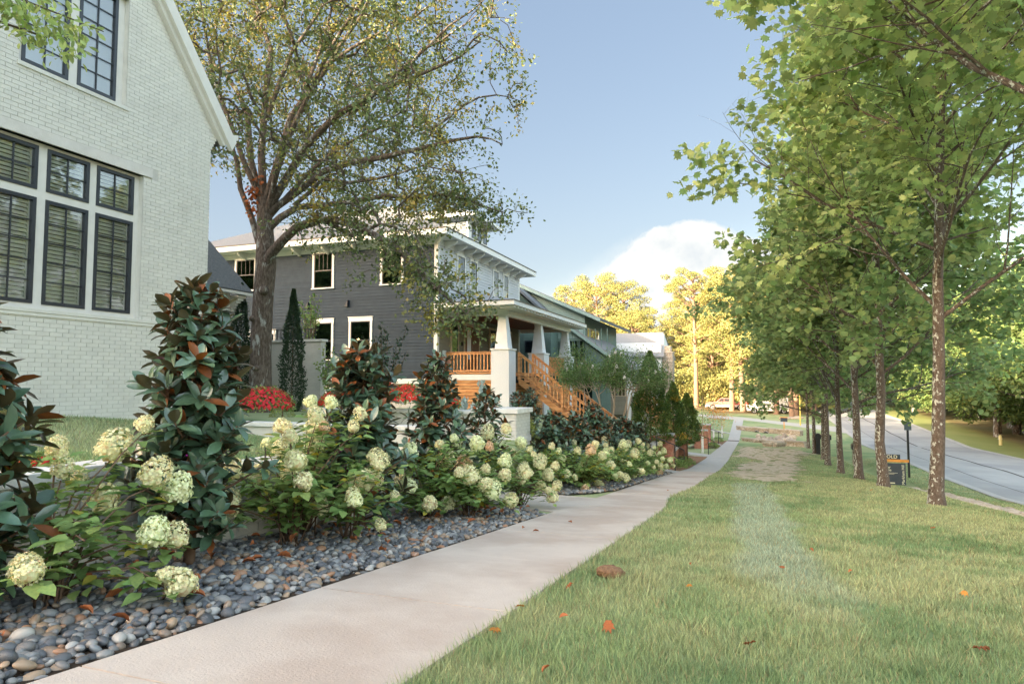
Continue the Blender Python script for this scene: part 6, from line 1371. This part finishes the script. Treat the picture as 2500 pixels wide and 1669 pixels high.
# for sale sign behind the second sycamore
def text(s, loc, size, m, par, rot=(math.pi / 2, 0, 0), name='lettering', align='LEFT'):
    c = bpy.data.curves.new(name, 'FONT'); c.body = s; c.size = size; c.extrude = .003; c.align_x = align; c.resolution_u = 3
    o = bpy.data.objects.new(name, c); col.objects.link(o); dg = bpy.context.evaluated_depsgraph_get(); me = bpy.data.meshes.new_from_object(o.evaluated_get(dg)); bpy.data.objects.remove(o); me.materials.clear(); me.materials.append(m)
    q = link(name, me, par, loc=loc, rot=rot); return q
SGN = mat('sign_navy', (.035, .05, .065), .5, (.05, .06, .075), 3); SGT = mat('sign_cream', (.75, .74, .55), .6); SGO = mat('sign_post_wood', (.75, .34, .07), .6, (.62, .26, .05), 4)
def sale_sign():
    x, y = 0.0, 0.0; z = 0.0; t = thing('sale_sign', 'dark for sale sign with orange wooden bar and sold rider behind the second sycamore', 'sign')
    B().box(x - .60, x - .52, y, y + .09, z - .2, z + 1.28).put('post', SGO, t); B().box(x - .64, x + .60, y - .01, y + .10, z + 1.281, z + 1.40).put('crossbar', SGO, t)
    p = B().box(x - .45, x + .46, y + .02, y + .05, z + .22, z + 1.22).put('panel', SGN, t); B().box(x - .45, x + .25, y + .02, y + .05, z + 1.405, z + 1.63).put('rider', SGN, t)
    B().box(x - .3, x - .28, y + .03, y + .04, z + 1.22, z + 1.28).box(x + .3, x + .32, y + .03, y + .04, z + 1.22, z + 1.28).put('hanger', IRON, t)
    text('SOLD', (x - .42, y + .012, z + 1.45), .22, SGT, t); text('For', (x - .40, y + .012, z + .98), .17, SGT, p); text('Sale', (x - .40, y + .012, z + .85), .17, SGT, p)
    B().box(x - .38, x + .12, y + .010, y + .018, z + .76, z + .775).box(x - .38, x - .02, y + .010, y + .018, z + .71, z + .72).put('fine_print', SGT, p); B().box(x - .2, x - .0, y + .010, y + .018, z + .28, z + .33).put('fine_print', SGT, p)
    text('Markham Hill', (x + .40, y + .012, z + .26), .165, SGT, p, rot=(math.pi / 2, -math.pi / 2, 0))
    place(t, (4.40, 24.6, h(4.40, 24.6) - .12), 0, .70)
sale_sign()
def small_sign(x, y, hh, lab, m=IRON, pm=IRON, s=.3, bar=False):
    z = h(x, y); t = thing('post_sign', lab, 'sign', (x, y, z)); B().box(x - .04, x + .04, y - .04, y + .04, z - .1, z + hh).put('post', pm, t); B().box(x - s / 2 + .0, x + s / 2 + .0, y - .06, y - .045, z + hh - .35, z + hh + .02).put('panel', m, t)
    if bar: B().box(x - s / 2 - .05, x + s / 2, y - .07, y - .03, z + hh + .02, z + hh + .08).put('arm', pm, t)
small_sign(6.55, 33.5, 2.45, 'tall thin black post with a small square sign by the road', mat('sign_back', (.10, .12, .13), .6), IRON, .28)
small_sign(2.9, 66.0, 1.35, 'small dark sign hanging from an orange post on the far lawn', SGN, SGO, .6, True)
z = h(5.0, 72); t = thing('utility_pole_marker', 'thin yellow marker post behind the far sycamores', 'post', (4.75, 73, h(4.75, 73))); B().tube([(4.75, 73, h(4.75, 73)), (4.75, 73, h(4.75, 73) + 3.4)], .07, 8).put('post', mat('yellow_post', (.62, .52, .12), .6), t)
for i, (x, y, lab) in enumerate(((3.9, 44.9, 'black rounded mailbox hood beside the sixth sycamore'), (4.55, 45.8, 'black mailbox between the fourth and sixth sycamore'), (5.55, 42.0, 'mailbox with silver side on a stone plinth behind the fourth sycamore'))):
    z = h(x, y); t = thing('mailbox', lab, 'mailbox', (x, y, z), 'mailboxes on the lawn'); B().box(x - .12, x + .12, y - .12, y + .12, z - .1, z + .95).put('post', STONE if i == 2 else IRON, t)
    pts = [(-.17, 0), (.17, 0), (.17, .2)] + [(.17 * math.cos(a), .2 + .15 * math.sin(a)) for a in np.linspace(.3, 2.8, 7)] + [(-.17, .2)]; B().prism([(x + a, y - .3, z + .955 + b_) for a, b_ in pts], (0, .6, 0)).put('box', IRON, t)
    B().box(x + .175, x + .19, y - .1, y - .05, z + 1.05, z + 1.3).put('flag', LAMP, t)
# stone culvert, ledges
def culvert():
    t = thing('culvert_wall', 'curved fieldstone culvert wall with two round pipe openings', 'wall', (1.8, 64, -5)); pts = [(-1.2, 67.5), (.2, 66.4), (1.6, 65.2), (2.9, 64.4), (4.2, 63.4)]
    for i in range(len(pts) - 1):
        (xa, ya), (xb, yb) = pts[i], pts[i + 1]; B().beam((xa, ya, -4.90), (xb, yb, -4.92), .45, 1.0).put('wall', STONE, t); B().beam((xa, ya - .02, -4.35), (xb, yb - .02, -4.40), .60, .10).put('coping', STONW, t)
        L_ = math.hypot(xb - xa, yb - ya); nx, ny = (yb - ya) / L_, -(xb - xa) / L_
        if ny > 0: nx, ny = -nx, -ny
        for k in range(4):
            for j in range(int(L_ / .38)):
                u = (j + .5 + (k % 2) * .4) / (L_ / .38)
                if u > .97: continue
                c = Vector((xa + (xb - xa) * u + nx * .225, ya + (yb - ya) * u + ny * .225, -5.26 + k * .24)); w = rnd.uniform(.13, .18); d = Vector(((xb - xa) / L_, (yb - ya) / L_, 0)); B().beam(c - d * w, c + d * w, .07, .20).put('stone', STONE, t)
    for u in (.25, 1.05):
        x, y = .35 + u, 66.3 - u * .9; b = B(); b.tube([(x - .05, y - .1, -4.95), (x - .15, y - .55, -4.97)], .33, 16, cap=False); o = b.put('pipe', CONC2, t); B().tube([(x - .05, y - .28, -4.95), (x - .06, y - .3, -4.95)], .31, 16).put('pipe_mouth', ROOMD, o)
    for (lab, ps, hgt, wd) in (('long pale stone ledge slab curving in front of the culvert', [(-.6, 58.5), (.8, 56.8), (1.9, 54.2), (2.3, 52.9)], .22, .55), ('straight low stone ledge running to the farthest sycamore', [(2.5, 52.8), (3.7, 51.9)], .35, .6), ('rough stone ledge with a dark gap under it in the dirt', [(.9, 51.3), (1.5, 50.6), (2.2, 51.6)], .25, .5)):
        q = thing('stone_ledge', lab, 'ledge', (*ps[0], h(*ps[0])), 'low stone ledges by the culvert')
        for i in range(len(ps) - 1):
            (xa, ya), (xb, yb) = ps[i], ps[i + 1]; za, zb_ = h(xa, ya), h(xb, yb); B().beam((xa, ya, za + hgt), (xb, yb, zb_ + hgt), wd, .12).put('slab', STONW, q); B().beam((xa, ya, za + hgt * .3), (xb, yb, zb_ + hgt * .3), wd - .18, hgt).put('base', STONE, q)
    q = thing('rock_pile', 'pile of tan rocks in the drain between the ledges', 'rocks', (1.8, 58.5, -5)); mes = mesh_np('rock', ICO1[0] * (1 + .15 * np.sin(ICO1[0][:, [0]] * 5)), ICO1[1], STONE)
    for i in range(60): x = rnd.uniform(.2, 3.3); y = rnd.uniform(56.5, 61); o = link('rock', mes, q, loc=(x, y, h(x, y) + rnd.uniform(0, .15)), rot=(rnd.random() * 6, rnd.random() * 6, 0)); s = rnd.uniform(.15, .32); o.scale = (s * 1.3, s, s * .7)
    for i, (x, y) in enumerate(((4.3, 81.0), (3.6, 80.0), (5.2, 82.0), (4.9, 80.6))): tag(link('boulder', mes, None, loc=(x, y, h(x, y) + .08)), ('pale flat boulder left of the pine in the rocks', 'pale flat boulder nearest the path', 'pale boulder right of the pine in the rocks', 'small pale boulder in front of the pine in the rocks')[i], 'rock', 'pale boulders under the pine').scale = (.7, .45, .2)
culvert()
def right_side():
    t = thing('field_gate_fence', 'open weathered pipe fence on the grass bank across the road', 'fence', (24.5, 62, h(24.5, 62))); ps = [(22.4, 66.0), (24.4, 64.2), (26.2, 62.6), (27.6, 61.2)]; m = mat('weathered_rail', (.55, .42, .26), .8, (.42, .32, .2), 6)
    for (x, y) in ps: B().box(x - .07, x + .07, y - .07, y + .07, h(x, y) - .1, h(x, y) + 1.55).put('post', m, t)
    for i in range(3): (xa, ya), (xb, yb) = ps[i], ps[i + 1]; B().beam((xa, ya, h(xa, ya) + 1.55), (xb, yb, h(xb, yb) + 1.55), .12, .12).put('rail', m, t); B().beam((xa, ya, h(xa, ya) + .75), (xb, yb, h(xb, yb) + .75), .05, .05).put('rail', IRON, t)
    t = thing('fire_hydrant', 'short pale post on the verge across the road', 'post', (18.5, 62, h(18.5, 62))); z = h(18.5, 62); B().tube([(18.5, 62, z), (18.5, 62, z + .7), (18.5, 62, z + .8)], [.13, .12, .05], 10).put('barrel', mat('pale_yellow', (.6, .52, .25), .6), t); B().tube([(18.35, 62, z + .5), (18.65, 62, z + .5)], .06, 8).put('outlet', RIM, t)
    for i, (x, y, lab) in enumerate(((21.5, 61.5, 'yellow green clump beside the fence'), (29.0, 60.8, 'yellow green shrub right of the fence'), (30.5, 59, 'pale yellow plant at the far right verge'), (27.0, 57.0, 'yellow plant on the verge near the right edge'), (24.0, 57, 'small round yellow plant on the verge'))): mound('verge_plant', lab, 'plant', (x, y, h(x, y)), .6, .8, 500, .14, YELL if i > 1 else PINN, 'yellow plants on the verge')
    t = thing('storm_drain', 'long dark slot of a storm drain in the road edge', 'drain', (12, 33.5, h(12, 33.5))); 
    for u in (0, .9): B().box(11.65 + u * .3, 11.85 + u * .3, 33 + u, 33.7 + u, h(12, 33.5) + .015, h(12, 33.5) + .03).put('slot', IRON, t)
right_side()
# fallen leaves, clod, labels
lm1 = mesh_np('fallen_leaf', MAPLE[0] * [1, 1, 2.5], MAPLE[1], RUST, True); lm2 = mesh_np('fallen_leaf', OVAL[0] * [1.1, 1, 3.0], OVAL[1], RUST, True); lm3 = mesh_np('fallen_leaf', MAPLE[0] * [1, 1, 2.5], MAPLE[1], YELL, True)
fl = [((-1.08, 4.06), 'orange brown leaf in the grass left of the soil clod', 1), ((-1.18, 3.43), 'brown curled leaf near the sidewalk edge', 1), ((-.91, 3.36), 'red orange leaf left of the big pinkish leaf', 1), ((-.66, 3.30), 'biggest pinkish brown leaf lying on the lawn', 1.4), ((-1.13, 2.91), 'orange leaf at the lawn edge near the bottom of the photo', 1.1), ((-.08, 4.58), 'orange leaf on the lawn right of the pale strip foot', 1.1), ((-.02, 3.29), 'reddish leaf low in the grass towards the bottom right', 1), ((-.41, 4.41), 'brown leaf beside the pale strip', .8), ((-.78, 2.59), 'brown leaf at the very bottom of the photo', .9), ((.98, 3.7), 'pair leaf near the bottom right corner of the lawn', 1.3), ((1.3, 5.06), 'tan leaf on the right side of the lawn', 1), ((.48, 6.63), 'orange leaf right of the pale strip', 1), ((2.05, 9.26), 'yellow leaf below the nearest sycamore', 1.1), ((2.65, 17.6), 'pale leaf at the foot of the second sycamore', 1.3), ((-.45, 5.3), 'dark brown leaf above the tan one', .8), ((.2, 5.4), 'small dark leaf on the pale strip', .8), ((1.4, 4.1), 'bronze leaf near the right edge of the photo', 1), ((.7, 5.6), 'curled brown leaf in the middle of the lawn', .9)]
for i, ((x, y), lab, s) in enumerate(fl):
    o = link('fallen_leaf', (lm1, lm3, lm2)[i % 3], None, loc=(x, y, h(x, y) + .055), rot=(rnd.uniform(-.5, .5), rnd.uniform(-.5, .5), rnd.uniform(0, 6))); o.scale = (.052 * s,) * 3; tag(o, lab, 'leaf', 'fallen leaves on the lawn')
for i, ((x, y), lab) in enumerate((((-2.26, 6.53), 'small brown leaf on the sidewalk, left of two'), ((-2.05, 6.45), 'small brown leaf on the sidewalk, right of two'), ((-2.0, 7.4), 'dry leaf on the sidewalk farther along'), ((-1.6, 13.5), 'dry leaf on the sidewalk past the far bed corner'))):
    o = link('fallen_leaf', lm2, None, loc=(x, y, h(x, y) + .035), rot=(.1, .1, i * 2)); o.scale = (.07,) * 3; tag(o, lab, 'leaf', 'fallen leaves on the sidewalk')
rl = random.Random(3)
for i in range(60):
    x, y = rl.uniform(-4.0, -2.6), rl.uniform(1.6, 8.2); o = link('dry_leaf', lm2, None, loc=(x, y, -float(np.interp(y, [0, 28], [.95, 3.6])) + .095), rot=(rl.uniform(-.6, .6), rl.uniform(-.6, .6), rl.uniform(0, 6))); s = rl.uniform(.06, .12); o.scale = (s * .8, s, s); tag(o, 'dry brown magnolia leaf lying on the river pebbles', 'leaf', 'dry leaves on the pebbles')
def clod():
    x, y = -.95, 4.62; z = h(x, y); v = ICO3[0].copy(); r = np.random.default_rng(2); v = v * (1 + .45 * vnoise(v[:, 0] * 3 + 9, v[:, 1] * 3 + v[:, 2] * 2 + 9, .8, 7) - .05)[:, None] * np.array([.085, .055, .04]); m = mat('red_clay', (.17, .10, .06), .95, (.27, .16, .09), 60, bump=1, bs=60)
    o = link('clay_clod', mesh_np('clay_clod', v, ICO3[1], m, True), None, loc=(x, y, z + .05)); tag(o, 'red brown clod of clay in a dark tuft of grass beside the sidewalk', 'clod')
clod()
o = B().prism([(-3.9, 5.62, -.70), (-3.83, 5.66, -.72), (-3.80, 5.72, -.92), (-3.86, 5.70, -.96)], (.03, .05, 0)).put('flower_spike', MAGE, None); tag(o, 'bright purple bell shaped bloom hanging by the broad magnolia', 'flower')
